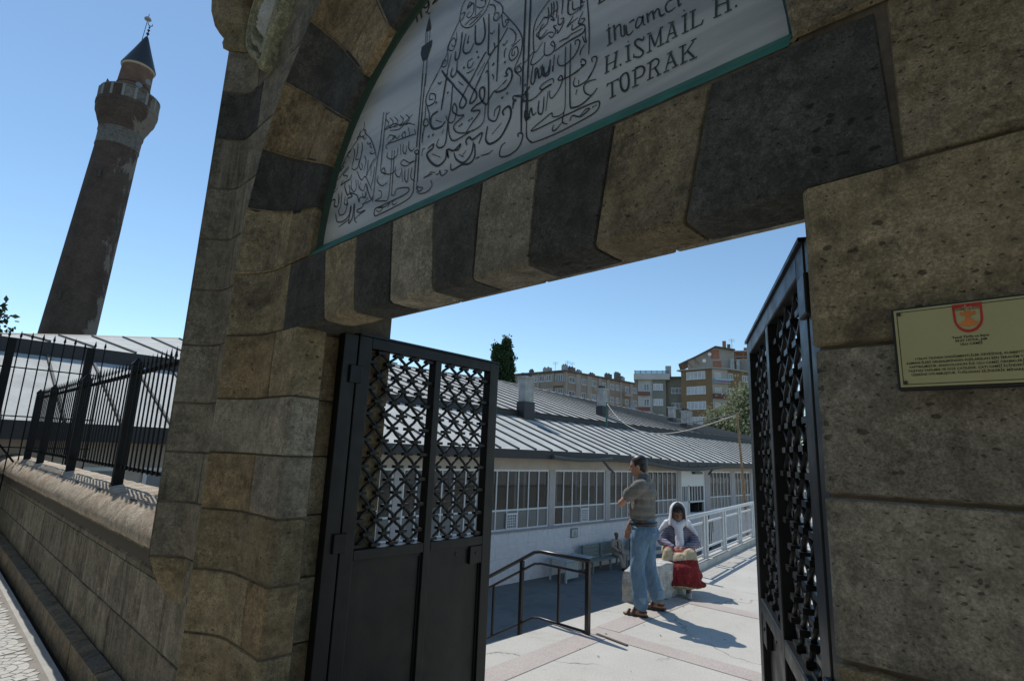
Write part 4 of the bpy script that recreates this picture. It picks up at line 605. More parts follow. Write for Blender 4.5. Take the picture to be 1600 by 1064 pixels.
# sidewalk: fan-laid cobbles in the sun
FR = .34
sw = bpy.data.objects.new('cobble_paving', None); COL.objects.link(sw); sw['kind'] = 'structure'; sw.location = (-8, -1, 0); WM['cobble_paving'] = Matrix.Translation((-8, -1, 0))
MB().box(-15.5, -4.2, -2.6, -.30, -.05, .001).build('joint_bed', SIDEJ, sw)
near = []
for row in range(0, 9):
    for colm in range(0, 20):
        cx = -15.6 + (colm * 2 + row % 2) * FR; cy = -.32 - row * FR + .1
        nb2 = [(cx - FR, cy - FR), (cx + FR, cy - FR)]
        for k_ in range(5):
            r0, r1 = FR * k_ / 5, FR * (k_ + 1) / 5 - .005; nn = [4, 9, 14, 19, 24][k_]; o0 = rnd.uniform(0, .3)
            for q in range(nn):
                a0 = o0 + 2 * math.pi * q / nn + .025 / (k_ + 1); a1 = o0 + 2 * math.pi * (q + 1) / nn - .025 / (k_ + 1)
                P = [(cx + r * math.cos(a), cy + r * math.sin(a)) for r, a in ((r0, a0), (r0, a1), (r1, a1), (r1, (a0 + a1) / 2), (r1, a0))]
                mx = sum(p[0] for p in P) / 5; my = sum(p[1] for p in P) / 5
                if any((mx - u) ** 2 + (my - v_) ** 2 < FR * FR for u, v_ in nb2): continue
                if my > -.34 or mx > -4.3 or my < -2.4 or mx < -15.3: continue
                Q = []
                for (x, y) in P:
                    for u, v_ in nb2:
                        d_ = math.hypot(x - u, y - v_)
                        if d_ < FR + .003: x, y = u + (x - u) / d_ * (FR + .003), v_ + (y - v_) / d_ * (FR + .003)
                    Q.append((x, min(y, -.325)))
                near.append((math.hypot(mx, my + 1.25), Q))
near.sort(key=lambda t: t[0])
# only those the photo shows: left of the line of sight along the frame edge
vis = []
rest = MB()
inv = camo.matrix_world.inverted()
for d_, P in near:
    c_ = inv @ Vector((P[0][0], P[0][1], 0)); u_ = c_.x / -c_.z * cam.lens / 36; v_ = c_.y / -c_.z * cam.lens / 36
    if c_.z < 0 and abs(u_) < .53 and abs(v_) < .36 and len(vis) < 300: vis.append(P)
    elif d_ < 14: 
        h = .006; rest.add([(x, y, h) for x, y in P], [tuple(range(5))])
for P in vis:
    h = .006 + rnd.uniform(-.0015, .002); mx = sum(p[0] for p in P) / 5; my = sum(p[1] for p in P) / 5
    top = [(lerp(x, mx, .07), lerp(y, my, .07), h) for x, y in P]; bot = [(x, y, 0) for x, y in P]
    MB().add(top + bot, [tuple(range(5))] + [(i, (i + 1) % 5, 5 + (i + 1) % 5, 5 + i) for i in range(5)]).build('cobble', SIDE, sw)
rest.build('cobbles', SIDE, sw, kind='stuff')
# ================================================================== MOSQUE (long low hall with seamed metal roof)
mosque = thing('mosque', 'long low cream mosque hall with barred windows and grey seamed metal roofs', 'mosque', (-13.65, 16, ZL))
XW = -13.65; ZS, ZM_, ZT = -.875, -.21, 1.135
Y0M, Y1M = 5.7, 58
m = MB()
m.box(XW - .3, XW, Y0M, Y1M, ZT + .02, 1.62)                       # band above the windows
m.build('wall_band', STUCCO, mosque)
MB().box(XW - .3, XW - .012, Y0M, Y1M, ZL, ZS - .06).build('wall', WHITEB, mosque)
rowz = [ZL, -2.2, -1.78, -1.36, ZS - .07]
for r in range(4):
    y = 7.4 + (r % 2) * .5
    while y < 37:
        y2 = y + rnd.choice([1.0, 1.05, 1.1])
        if not (26.0 < y2 and y < 28.4):
            mb = MB(); b = .012
            x0 = XW - .014; x1 = XW + rnd.uniform(0, .003); z0, z1 = rowz[r] + .004, rowz[r + 1] - .004; a, c_ = y + .004, y2 - .004
            mb.add([(x0, a, z0), (x0, c_, z0), (x0, c_, z1), (x0, a, z1), (x1, a + b, z0 + b), (x1, c_ - b, z0 + b), (x1, c_ - b, z1 - b), (x1, a + b, z1 - b)], [(4, 5, 6, 7), (0, 1, 5, 4), (1, 2, 6, 5), (2, 3, 7, 6), (3, 0, 4, 7)])
            mb.build('wall_block', WHITEB, mosque)
        y = y2
bays = [(6.1, 8.35, 5), (8.68, 11.65, 6), (11.98, 15.31, 6), (15.63, 18.99, 6), (19.33, 22.2, 6), (22.5, 25.34, 6), (29.11, 31.96, 6), (32.52, 34.94, 5), (35.4, 38.2, 6), (38.6, 41.4, 6), (41.8, 44.6, 6), (45, 48, 6), (48.4, 51, 6)]
pil = [(bays[i][1], bays[i + 1][0]) for i in range(5)] + [(25.34, 25.75), (28.47, 29.11)] + [(bays[i][1], bays[i + 1][0]) for i in range(6, 12)] + [(5.7, 6.1), (51, 58)]
for a, b in pil: MB().box(XW - .25, XW + .015, a, b, ZS - .06, ZT + .02).build('pilaster', PILAST, mosque)
MB().box(XW - .25, XW + .06, 5.7, 25.5, ZS - .06, ZS).box(XW - .25, XW + .06, 28.9, 58, ZS - .06, ZS).build('window_sill', SHADEB, mosque, bevel=.01)
for a, b, nb in bays:
    w = MB(); x0, x1 = XW - .09, XW - .02
    w.box(x0, x1, a, a + .06, ZS, ZT + .02).box(x0, x1, b - .06, b, ZS, ZT + .02).box(x0, x1, a + .06, b - .06, ZT - .045, ZT + .02).box(x0, x1, a + .06, b - .06, ZS, ZS + .055)
    win = w.build('window', WINF, mosque)
    ys = frange(a + .03, b - .03, nb)
    for y in ys[1:-1]: MB().box(x0 + .01, x1 - .008, y - .022, y + .022, ZS + .055, ZT - .045).build('mullion', WINF, win)
    MB().box(x0 + .012, x1 - .004, a + .06, b - .06, ZM_ - .028, ZM_ + .028).build('transom', WINF, win)
    for i in range(nb):
        for z0, z1 in ((ZS + .055, ZM_ - .028), (ZM_ + .028, ZT - .045)):
            ti = rnd.uniform(-.006, .006)
            MB().add([(x0 + .03 + ti, ys[i] + .02, z0), (x0 + .03 - ti, ys[i + 1] - .02, z0), (x0 + .03 - ti, ys[i + 1] - .02, z1), (x0 + .03 + ti, ys[i] + .02, z1)], [(0, 1, 2, 3)]).build('pane', FROST if z0 < ZM_ - .1 and rnd.random() < .93 else GLASS, win)
    # interior strips (curtains, posts)
    for i in range(nb):
        if rnd.random() < .9:
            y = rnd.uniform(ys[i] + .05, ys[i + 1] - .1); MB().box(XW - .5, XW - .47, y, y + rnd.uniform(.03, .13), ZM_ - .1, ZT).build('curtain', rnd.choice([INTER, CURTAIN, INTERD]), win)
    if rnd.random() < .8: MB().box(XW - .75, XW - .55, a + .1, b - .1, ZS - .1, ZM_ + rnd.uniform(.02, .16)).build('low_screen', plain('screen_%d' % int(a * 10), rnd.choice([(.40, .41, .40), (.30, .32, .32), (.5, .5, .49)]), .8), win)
# interior shell
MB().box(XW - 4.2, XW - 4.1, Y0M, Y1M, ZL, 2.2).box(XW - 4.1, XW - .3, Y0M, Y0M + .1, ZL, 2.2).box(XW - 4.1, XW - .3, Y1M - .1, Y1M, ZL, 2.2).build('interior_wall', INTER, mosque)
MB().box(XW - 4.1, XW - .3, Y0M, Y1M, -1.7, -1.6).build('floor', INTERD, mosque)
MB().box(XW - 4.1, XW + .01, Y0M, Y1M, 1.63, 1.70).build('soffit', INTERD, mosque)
for y in frange(6, 56, 16):
    MB().tube([(XW - 2.2, y, -1.6), (XW - 2.2, y, 1.63)], .16, 10).build('column', INTER, mosque)
# white barred vent panels in the lower panes and the square hatch
for yc, zc0, hw in ((13.32, -.56, .27), (17.55, -.56, .24)):
    g = MB(); x = XW + .0; g.box(x - .03, x + .015, yc - hw, yc - hw + .05, zc0 - .27, zc0 + .25).box(x - .03, x + .015, yc + hw - .05, yc + hw, zc0 - .27, zc0 + .25).box(x - .03, x + .015, yc - hw + .05, yc + hw - .05, zc0 + .19, zc0 + .25).box(x - .03, x + .015, yc - hw + .05, yc + hw - .05, zc0 - .27, zc0 - .23)
    for i in range(1, 5): g.box(x - .01, x + .006, lerp(yc - hw + .05, yc + hw - .05, i / 5) - .012, lerp(yc - hw + .05, yc + hw - .05, i / 5) + .012, zc0 - .23, zc0 + .19)
    for i in range(1, 5): zz = lerp(zc0 - .23, zc0 + .19, i / 5); g.box(x - .008, x + .004, yc - hw + .05, yc + hw - .05, zz - .012, zz + .012)
    g.build('vent_grille', WINF, mosque)
nb_ = MB(); nb_.box(XW, XW + .04, 16.64, 17.06, -1.37, -1.03)
tag(nb_.build('notice_board', plain('board_frame', (.16, .19, .17), .5)), 'small pale square board on the white wall above the bench', 'board')
nbo = bpy.data.objects['notice_board']
MB().box(XW + .04, XW + .046, 16.68, 17.02, -1.335, -1.065).build('board_face', plain('board_face', (.50, .54, .50), .5), nbo)
MB().add([(XW + .048, 16.76, -1.3), (XW + .048, 16.99, -1.3), (XW + .048, 16.9, -1.08)], [(0, 1, 2)]).build('board_mark', plain('board_mark', (.34, .38, .35), .5), nbo)
# entrance section between the bays
d = MB(); x0, x1 = XW - .10, XW - .01
d.box(x0, x1, 25.75, 25.87, ZL, ZT + .02).box(x0, x1, 26.55, 26.68, ZL, .45).box(x0, x1, 28.32, 28.47, ZL, ZT + .02).box(x0, x1, 25.87, 28.32, .40, .48).box(x0, x1, 25.87, 28.32, -.42, -.34)
door = d.build('door_frame', WINF, mosque)
MB().box(x0 + .02, x1 - .01, 25.87, 28.32, .48, ZT + .02).build('transom_panel', WINF, door)
MB().box(x0 + .02, x1 - .02, 25.87, 26.55, ZL, -.42).build('side_panel', WINF, door)
for y in (26.05, 26.25, 26.42, 27.0, 27.3, 27.62, 27.95): MB().box(x0 + .02, x1 - .01, y - .02, y + .02, -.34, .40).build('bar', WINF, door)
MB().box(x0 + .03, x0 + .034, 25.87, 28.32, -.34, .40).build('pane', GLASS, door)
MB().box(XW - .9, XW - .05, 27.75, 27.79, ZL, -.44).build('door_leaf', plain('door_dark', (.05, .05, .05), .5), door)
lamp = MB(); lamp.box(XW - .02, XW + .16, 27.0, 27.9, 1.02, 1.14).build('door_lamp', plain('lamp_housing', (.12, .12, .12), .5), mosque)

# ---- roofs
XE_, ZE = -12.85, 1.84; XB_, ZB = -17.2, 3.39; RH = .23
def eave_z(y): return ZE - .20 * max(0, min(1, (y - 16) / 8)) ** 2 * (1 - .2 * max(0, min(1, (y - 26) / 8)))
RID = [(5.7, 5.85), (12, 6.25), (24.7, 6.43), (35.7, 6.11), (50.6, 5.62), (58, 4.95)]
def ridge_z(y):
    for (a, za), (b, zb) in zip(RID, RID[1:]):
        if y <= b: return lerp(za, zb, max(0, (y - a) / (b - a)))
    return RID[-1][1]
XR_ = -26.25
def band_z(y): return ZB - .12 * max(0, min(1, (y - 10) / 30))
def low_pt(t, y): return Vector((lerp(XE_, XB_, t), y, lerp(eave_z(y), band_z(y), t)))
def up_pt(t, y): return Vector((lerp(XB_ - .02, XR_, t), y, lerp(band_z(y) + RH, ridge_z(y), t)))
PITCH = .873
ysm = [5.7 + i * PITCH for i in range(61)]
for fnp, nm, mt in ((low_pt, 'roof_sheet', ZINC), (up_pt, 'roof_sheet', ZINC2)):
    for a, b in zip(ysm, ysm[1:]):
        mb = MB(); rows = []
        dz = rnd.uniform(-.008, .008); ts = frange(0, 1, 5)
        for t in ts:
            sag = noise.noise((t * 3, a, 2.)) * .012
            rows.append([fnp(t, a) + Vector((0, 0, 0)), fnp(t, (a + b) / 2) + Vector((0, 0, sag + dz)), fnp(t, b)])
        mb.grid(rows).build(nm, mt, mosque)
    for a in ysm:
        w = .035 if fnp is low_pt else .05
        p, q = fnp(0, a), fnp(1, a)
        mb = MB(); p2 = p + Vector((.03, 0, -.005)) if fnp is low_pt else p
        mb.bar(p2 + Vector((0, 0, .02)), q + Vector((0, 0, .02)), w, .075); mb.build('roof_seam', SEAM, mosque)
rows = []; rows2 = []; rows3 = []
for a in ysm:
    z = eave_z(a); rows.append([(XE_ + .01, a, z + .005), (XE_ + .012, a, z - .285), (XE_ - .06, a, z - .29), (XW - .1, a, 1.66)])
    z = band_z(a); rows2.append([(XB_ + .06, a, z - .02), (XB_ + .055, a, z + RH - .02), (XB_ + .09, a, z + RH - .01), (XB_ + .09, a, z + RH + .03), (XB_ - .03, a, z + RH + .01)])
    z = ridge_z(a); rows3.append([(XR_ + .12, a, z + .0), (XR_, a, z + .06), (XR_ - 6, a, z - 1.8), (XR_ - 6.2, a, -2.6)])
MB().grid(rows).build('fascia', FASCIA, mosque)
MB().grid(rows2).build('clerestory_step', FASCIA, mosque)
MB().grid(rows3).build('ridge', ZINC2, mosque)
MB().add([(XE_, Y0M, 1.6), (XB_, Y0M, ZB), (XR_, Y0M, 5.85), (XR_ - 6.2, Y0M, 4.2), (XR_ - 6.2, Y0M, ZL), (XE_ - .8, Y0M, ZL)], [(0, 1, 2, 3, 4, 5)]).build('gable_wall', STUCCO, mosque)
# broken hanging gutter and sagging gutter further on
g = MB(); x = XE_ + .09
def gz(y): return eave_z(y) - .17
g.tube([(x, y, gz(y) - .04 - .06 * math.sin((y - 14.4) * .9)) for y in frange(14.4, 18.1, 8)], .075, 8)
g.tube([(x, 17.55, gz(17.5) - .12), (x + .02, 17.9, gz(18) - .38), (x + .04, 18.15, gz(18) - .52)], .05, 8)
g.build('gutter', SEAM, mosque)
g = MB(); g.tube([(x, y, gz(y) - .06 - .12 * math.sin(math.pi * (y - 20.6) / 8)) for y in frange(20.6, 28.6, 10)], .08, 8)
g.tube([(x, 27.6, gz(27.6) - .1), (x - .4, 27.9, gz(27) - .45)], .05, 8)
for y in frange(21, 28, 7): g.bar((x, y, gz(y) - .05), (XE_ - .02, y, gz(y) + .1), .03, .02)
g.build('gutter', SEAM, mosque)
# chimneys
CHIM = plain('chimney_render', (.34, .34, .325), .9, var=.3, sc=3)
def chimney(x, y0, y1, z0, z1, dark=True, flues=0):
    w = (y1 - y0); dp = .2; c_ = MB(); c_.box(x - dp, x + dp, y0, y1, z0 + .35, z1 - .12)
    ch = c_.build('chimney', CHIM, mosque, bevel=.015)
    MB().box(x - dp - .04, x + dp + .04, y0 - .05, y1 + .05, z0 - .9, z0 + .36).build('flashing', FASCIA, ch)
    MB().box(x - dp - .07, x + dp + .07, y0 - .07, y1 + .07, z1 - .13, z1 - .04).build('cap_slab', CHIM, ch)
    f = MB()
    for i in range(3): yy = lerp(y0 + .1, y1 - .1, i / 2); f.box(x - .12, x + .06, yy - .07, yy + .07, z1 - .05, z1 + .12)
    f.build('chimney_pot', FASCIA, ch)
    if flues:
        for i in range(flues): yy = lerp(y0 + .12, y1 - .12, i / (flues - 1)); MB().tube([(x + dp + .05, yy, z0 + .3), (x + dp + .05, yy, z1 - .15)], .10, 8).build('flue', CHIM, ch)
chimney(-17.0, 17.25, 17.85, 3.65, 5.2)
chimney(-19.0, 26.3, 26.8, 4.3, 5.75)
chimney(-19.0, 36.9, 37.7, 3.95, 5.3, flues=4)
chimney(-21.5, 39.7, 40.2, 4.6, 5.9)
# ---- east wing seen over the boundary wall (set further back)
XE2, ZE2, XB2, ZB2, XR2 = -14.4, 1.95, -18.9, 3.74, -26.0
YW0, YW1 = -9.0, 5.68
def wl_(t, y): return Vector((lerp(XE2, XB2, t), y, lerp(ZE2, ZB2, t)))
def wr(y): return 5.05 + .145 * (y - .18)
def wu(t, y): return Vector((lerp(XB2 - .02, XR2, t), y, lerp(ZB2 + .36, wr(y), t)))
yw = [YW0 + i * .9787 for i in range(16)]
for fnp in (wl_, wu):
    for a, b in zip(yw, yw[1:]):
        rows = [[fnp(t, a), fnp(t, (a + b) / 2) + Vector((0, 0, noise.noise((t * 4, a, 7)) * .02)), fnp(t, b)] for t in frange(0, 1, 6)]
        MB().grid(rows).build('roof_sheet', ZINC, mosque)
    for a in yw: MB().bar(fnp(0, a) + Vector((0, 0, .02)), fnp(1, a) + Vector((0, 0, .02)), .05, .08).build('roof_seam', SEAM, mosque)
MB().box(XE2 - .06, XE2, YW0, YW1, ZE2 - .36, ZE2 + .005).build('fascia', FASCIA, mosque)
MB().box(XB2 - .05, XB2 + .07, YW0, YW1, ZB2 - .03, ZB2 + .35).build('clerestory_step', FASCIA, mosque)
MB().add([(XR2, YW0, wr(YW0)), (XR2, YW1, wr(YW1)), (XR2 - .1, YW1, wr(YW1) + .07), (XR2 - .1, YW0, wr(YW0) + .07), (XR2 - 7, YW0, ZL), (XR2 - 7, YW1, ZL)], [(0, 1, 2, 3), (3, 2, 5, 4)]).build('ridge', FASCIA, mosque)
MB().box(XE2 - 1.0, XE2 - .8, YW0, YW1, ZL, 1.62).build('wall', STUCCO, mosque)
MB().box(XE2 - .8, XE2 - .76, YW0, YW1, .55, .62).build('wall_band', PILAST, mosque)
for y in (-3.2, -1.6, 0.3, 1.75, 2.9):
    w = MB(); w.box(XE2 - .8, XE2 - .74, y - .4, y - .32, -.2, 1.05).box(XE2 - .8, XE2 - .74, y + .32, y + .4, -.2, 1.05).box(XE2 - .8, XE2 - .74, y - .32, y + .32, .97, 1.05)
    win = w.build('window', WINF, mosque); MB().box(XE2 - .79, XE2 - .775, y - .32, y + .32, -.2, .97).build('pane', DGLASS, win)
# ---- clothes-line post on the roof
pp = MB(); pp.tube([(-16.5, 23.28, 3.2), (-16.5, 23.33, 4.5)], .05, 8)
tag(pp.build('roof_post', plain('post_green', (.04, .10, .075), .5)), 'short dark green post on the seamed mosque roof holding the sagging rope', 'post')
# low outbuilding roof beyond the hall
ob = thing('outbuilding', 'low outbuilding with pale seamed metal roof beyond the end of the mosque hall', 'outbuilding', (-22, 68, ZL))
P = lambda t, y: Vector((lerp(-14, -30, t), y, lerp(2.6, 5.0, t)))
for a, b in zip(frange(60, 84, 12), frange(60, 84, 12)[1:]):
    MB().grid([[P(0, a), P(0, b)], [P(1, a), P(1, b)]]).build('roof_sheet', ZINC, ob)
    MB().bar(P(0, b) + Vector((0, 0, .03)), P(1, b) + Vector((0, 0, .03)), .12, .12).build('roof_seam', SEAM, ob)
MB().box(-14.3, -14.05, 60, 84, ZL, 2.55).build('wall', STUCCO, ob)
MB().box(-14.05, -13.95, 60, 84, 2.3, 2.6).build('fascia', FASCIA, ob)
# ================================================================== MINARET
AX0, AX1 = Vector((-49.586, 4.967, 8.64)), Vector((-49.45, 6.16, 33.58))
def maxis(z):
    t = (z - AX0.z) / (AX1.z - AX0.z); return lerp(AX0.x, AX1.x, t), lerp(AX0.y, AX1.y, t)
mina = thing('minaret', 'tall leaning brick minaret with stone balcony and dark conical cap', 'minaret', (*maxis(ZL), ZL))
def cyl_uv(o, k_=1.):
    me = o.data; uv = me.uv_layers.new(name='UVMap')
    for p in me.polygons:
        ang = []
        for li in p.loop_indices:
            c_ = me.vertices[me.loops[li].vertex_index].co; cx, cy = maxis(c_.z); ang.append(math.atan2(c_.y - cy, c_.x - cx))
        if max(ang) - min(ang) > math.pi: ang = [a + 2 * math.pi if a < 0 else a for a in ang]
        for li, a in zip(p.loop_indices, ang):
            c_ = me.vertices[me.loops[li].vertex_index].co; uv.data[li].uv = (a * 1.6, c_.z)
def rprof(pr_, nz=1):
    out = []
    for (r0, z0), (r1, z1) in zip(pr_, pr_[1:]):
        for i in range(nz): t = i / nz; out.append((lerp(r0, r1, t), lerp(z0, z1, t)))
    return out + [pr_[-1]]
o = MB().lathe(rprof([(1.85, ZL), (1.62, 8.64), (1.39, 23.3)], 14), maxis, 48, caps=False).build('shaft', MINB, mina, smooth=True); cyl_uv(o)
MB().lathe([(1.39, 23.3), (1.43, 23.32), (1.43, 23.45), (1.41, 23.5), (1.43, 24.5), (1.48, 24.55), (1.48, 24.65)], maxis, 48, caps=False).build('stone_collar', MINS, mina, smooth=False)
o = MB().lathe([(1.44, 24.65), (1.52, 25.0), (1.62, 25.3), (1.66, 25.35), (1.78, 25.7), (1.90, 26.0), (1.94, 26.05), (1.98, 26.3), (1.99, 26.55), (2.04, 26.6), (2.05, 26.85), (2.02, 26.9), (1.7, 26.92)], maxis, 48, caps=False).build('balcony_corbel', MINB, mina, smooth=False); cyl_uv(o)
mb = MB(); NP = 16
for i in range(NP):
    a0 = 2 * math.pi * i / NP; z0, z1 = 26.9, 27.82
    cx, cy = maxis(27.3)
    a = a0 + math.pi / NP; c_ = Vector((cx + 1.91 * math.cos(a), cy + 1.91 * math.sin(a), 27.34)); n_ = Vector((math.cos(a), math.sin(a), -.05)); t_ = Vector((-math.sin(a), math.cos(a), 0))
    MB().obox(c_, t_ * .31, n_ * .05, (0, 0, .44)).build('parapet_panel', MINB if i % 3 else MINS, mina)
    p = Vector((cx + 1.94 * math.cos(a0), cy + 1.94 * math.sin(a0), 27.36))
    MB().obox(p, Vector((-math.sin(a0), math.cos(a0), 0)) * .085, Vector((math.cos(a0), math.sin(a0), 0)) * .09, (0, 0, .5)).build('parapet_post', plain('post_stone', (.19, .195, .185), .9) if 'post_stone' not in MATS else MATS['post_stone'], mina)
for o in mina.children:
    if o.name.startswith('parapet_panel'): 
        uv = o.data.uv_layers.new(name='UVMap')
        for l in uv.data: l.uv = (rnd.random(), rnd.random())
MB().lathe([(1.80, 27.78), (2.0, 27.8), (2.0, 27.92), (1.80, 27.92)], maxis, 48, caps=False).build('parapet_rail', MINS, mina)
o = MB().lathe(rprof([(1.15, 26.9), (1.12, 28.6), (1.06, 30.4)], 5), maxis, 40, caps=False).build('drum', MIND, mina, smooth=True); cyl_uv(o)
MB().lathe([(1.12, 28.72), (1.15, 28.74), (1.15, 28.80), (1.12, 28.82)], maxis, 40, caps=False).build('band', FASCIA, mina)
MB().lathe([(1.06, 30.36), (1.13, 30.4), (1.15, 30.5), (1.12, 30.56)], maxis, 40).build('cornice_ring', plain('pale_ring', (.36, .33, .27), .9), mina)
MB().lathe([(1.17, 30.5), (1.19, 30.58), (.62, 32.1), (.12, 33.5), (.05, 33.6)], maxis, 40).build('cone', LEAD, mina, smooth=False)
f = MB(); f.lathe([(.04, 33.5), (.04, 33.75), (.11, 33.8), (.11, 33.9), (.04, 33.95), (.04, 34.1), (.1, 34.15), (.1, 34.22), (.03, 34.27), (.03, 34.4), (.07, 34.44), (.07, 34.5), (.02, 34.54), (.02, 34.62)], maxis, 10)
cx, cy = maxis(34.8); f.tube([(cx, cy + .16 * math.sin(a), 34.78 - .16 * math.cos(a)) for a in frange(-2.4, 2.4, 10)], [.01, .02, .03, .035, .04, .04, .04, .035, .03, .02, .01], 6)
f.build('finial', LEAD, mina)
r = MB(); r.tube([(-49.49, 5.86, 32.7), (-49.467, 6.03, 35.62)], .025, 6)
rod = r.build('lightning_rod', LEAD, mina)
MB().lathe([(.02, 34.98), (.24, 35.06), (.26, 35.14), (.2, 35.24), (.02, 35.3)], lambda z: (-49.472, 6.0), 12).build('rod_disc', plain('disc_grey', (.25, .26, .27), .4), rod)
for (p, d_) in (((-49.62, 4.83, 28.46), (.0, -1, .12)), ((-48.35, 6.35, 28.85), (.9, .3, 0)), ((-48.4, 6.0, 28.25), (.9, .0, .1))):
    d_ = Vector(d_).normalized(); p = Vector(p); h = MB()
    h.tube([p, p + d_ * .35, p + d_ * .52, p + d_ * .62], [.05, .06, .16, .24], 12); h.build('loudspeaker', plain('horn_grey', (.16, .17, .18), .5) if 'horn_grey' not in MATS else MATS['horn_grey'], mina)
for z, a in ((20.6, -.55), (11.2, -.75), (16., -2.2)):
    cx, cy = maxis(z); rr = 1.62 - (z - 8.64) * .0157
    MB().obox((cx + rr * math.cos(a), cy + rr * math.sin(a), z), (.12 * math.cos(a), .12 * math.sin(a), 0), (-.09 * math.sin(a), .09 * math.cos(a), 0), (0, 0, .32)).build('slit_window', INTERD, mina)

# ================================================================== APARTMENT BUILDINGS
def wallmat(n_, c_): return plain(n_, c_, .9, var=.14, sc=.35, bump=.1, rand=False)
class Face:
    def __init__(s, P, Q):
        s.P = Vector(P); s.d = Vector(Q) - s.P; s.L = s.d.length; s.d.normalize(); s.n = Vector((s.d.y, -s.d.x))
        if s.n.dot(Vector((0, -1.25)) - s.P) < 0: s.n = -s.n
    def pt(s, u, z, o=0): p = s.P + s.d * u + s.n * o; return Vector((p.x, p.y, z))
    def slab(s, mb, u0, u1, z0, z1, o0, o1):
        c_ = (s.pt(u0, z0, o0) + s.pt(u1, z1, o1)) / 2
        return mb.obox(c_, s.d.to_3d() * (u1 - u0) / 2, s.n.to_3d() * (o1 - o0) / 2, (0, 0, (z1 - z0) / 2))
def window(F, root, u0, u1, z0, z1, nm=2, curtain=False, frame=None):
    mb = MB(); t = .09
    F.slab(mb, u0, u0 + t, z0, z1, -.02, .07); F.slab(mb, u1 - t, u1, z0, z1, -.02, .07); F.slab(mb, u0 + t, u1 - t, z1 - t, z1, -.02, .07); F.slab(mb, u0 - .06, u1 + .06, z0 - .06, z0 + .05, -.02, .14)
    for i in range(1, nm): u = lerp(u0, u1, i / nm); F.slab(mb, u - .04, u + .04, z0 + .05, z1 - t, -.02, .05)
    w = mb.build('window', frame or WINF, root); pb_ = MB(); F.slab(pb_, u0 + t, u1 - t, z0 + .05, z1 - t, .0, .02); pb_.build('pane', CURTAIN if curtain else DGLASS, w); return w
def balcony(F, root, u0, u1, z0, z1, mat, depth=1.1):
    mb = MB(); F.slab(mb, u0, u1, z0 - .12, z0, .0, depth); F.slab(mb, u0, u1, z0, z1, depth - .08, depth); F.slab(mb, u0, u0 + .08, z0, z1, 0, depth - .08); F.slab(mb, u1 - .08, u1, z0, z1, 0, depth - .08)
    return mb.build('balcony', mat, root)
def antenna(name, label, p, h, grp='rooftop aerials'):
    a = MB(); p = Vector(p); a.tube([p, p + Vector((0, 0, h))], .035, 5)
    for i in range(3): a.bar(p + Vector((-.5, -.3, h - .1 - i * .22)), p + Vector((.5, .3, h - .1 - i * .22)), .04, .03)
    return tag(a.build(name, LEAD), label, 'aerial', grp)
# long pinkish block
b1 = thing('apartment_block', 'long pinkish beige apartment block with pale pilasters and many roof chimneys', 'building', (-71, 92, ZL))
A, B_, C_ = (-84.67, 88.3), (-71, 89.2), (-68.8, 115.6)
PK = wallmat('block_pinkish', (.34, .265, .20)); PKL = wallmat('block_pilaster', (.40, .36, .31)); ROOFT = plain('roof_tile_dark', (.15, .125, .11), .9, var=.3, sc=1)
MB().prism([A, B_, C_, (-84, 117)], ZL, 18.75).build('wall', PK, b1)
f1, f2 = Face(A, B_), Face(B_, C_)
ro = MB().prism([(-85.3, 87.6), (-70.5, 88.5), (-68.1, 116.3), (-84.6, 117.8)], 18.75, 19.02)
ro.add([(-85.3, 87.6, 19.02), (-70.5, 88.5, 19.02), (-68.1, 116.3, 19.02), (-84.6, 117.8, 19.02), (-77.9, 95, 20.2), (-76.6, 110, 20.2)], [(0, 1, 4), (1, 2, 5, 4), (2, 3, 5), (3, 0, 4, 5)])
ro.build('roof', ROOFT, b1)
for dz in (0, -2.95, -5.9, -8.85):
    for u0, u1, z0, z1 in ((5.1, 6.4, 16.95, 18.3), (7.05, 8.35, 16.95, 18.3), (8.75, 10.15, 16.95, 18.3), (1.2, 2.6, 16.95, 18.3), (3.2, 4.5, 16.95, 18.3)): window(f1, b1, u0, u1, z0 + dz, z1 + dz)
    window(f1, b1, 11.3, 13.1, 16.2 + dz, 18.3 + dz, 3); balcony(f1, b1, 10.85, 13.5, 15.85 + dz, 16.7 + dz, PK)
    for u0, u1 in ((1.03, 3.0), (5.05, 6.5), (8.4, 9.8), (11.85, 13.1), (14.7, 16.05), (16.75, 18.0), (20.2, 21.5), (23.2, 24.6)): window(f2, b1, u0, u1, 16.65 + dz, 17.85 + dz, 2)
    balcony(f2, b1, 19.2, 21.9, 15.6 + dz, 16.3 + dz, PKL, .9)
for F, u0, u1 in ((f1, 6.5, 7.0), (f1, 10.25, 10.8), (f1, 13.4, 13.69), (f1, .0, .5), (f2, 0, .5), (f2, 3.2, 4.7), (f2, 6.8, 8.2), (f2, 10.6, 11.5), (f2, 13.5, 14.4), (f2, 18.2, 19.0), (f2, 22.0, 23.0), (f2, 25.2, 26.4)):
    mb = MB(); F.slab(mb, u0, u1, ZL, 18.74, 0, .14); mb.build('pilaster', PKL, b1)
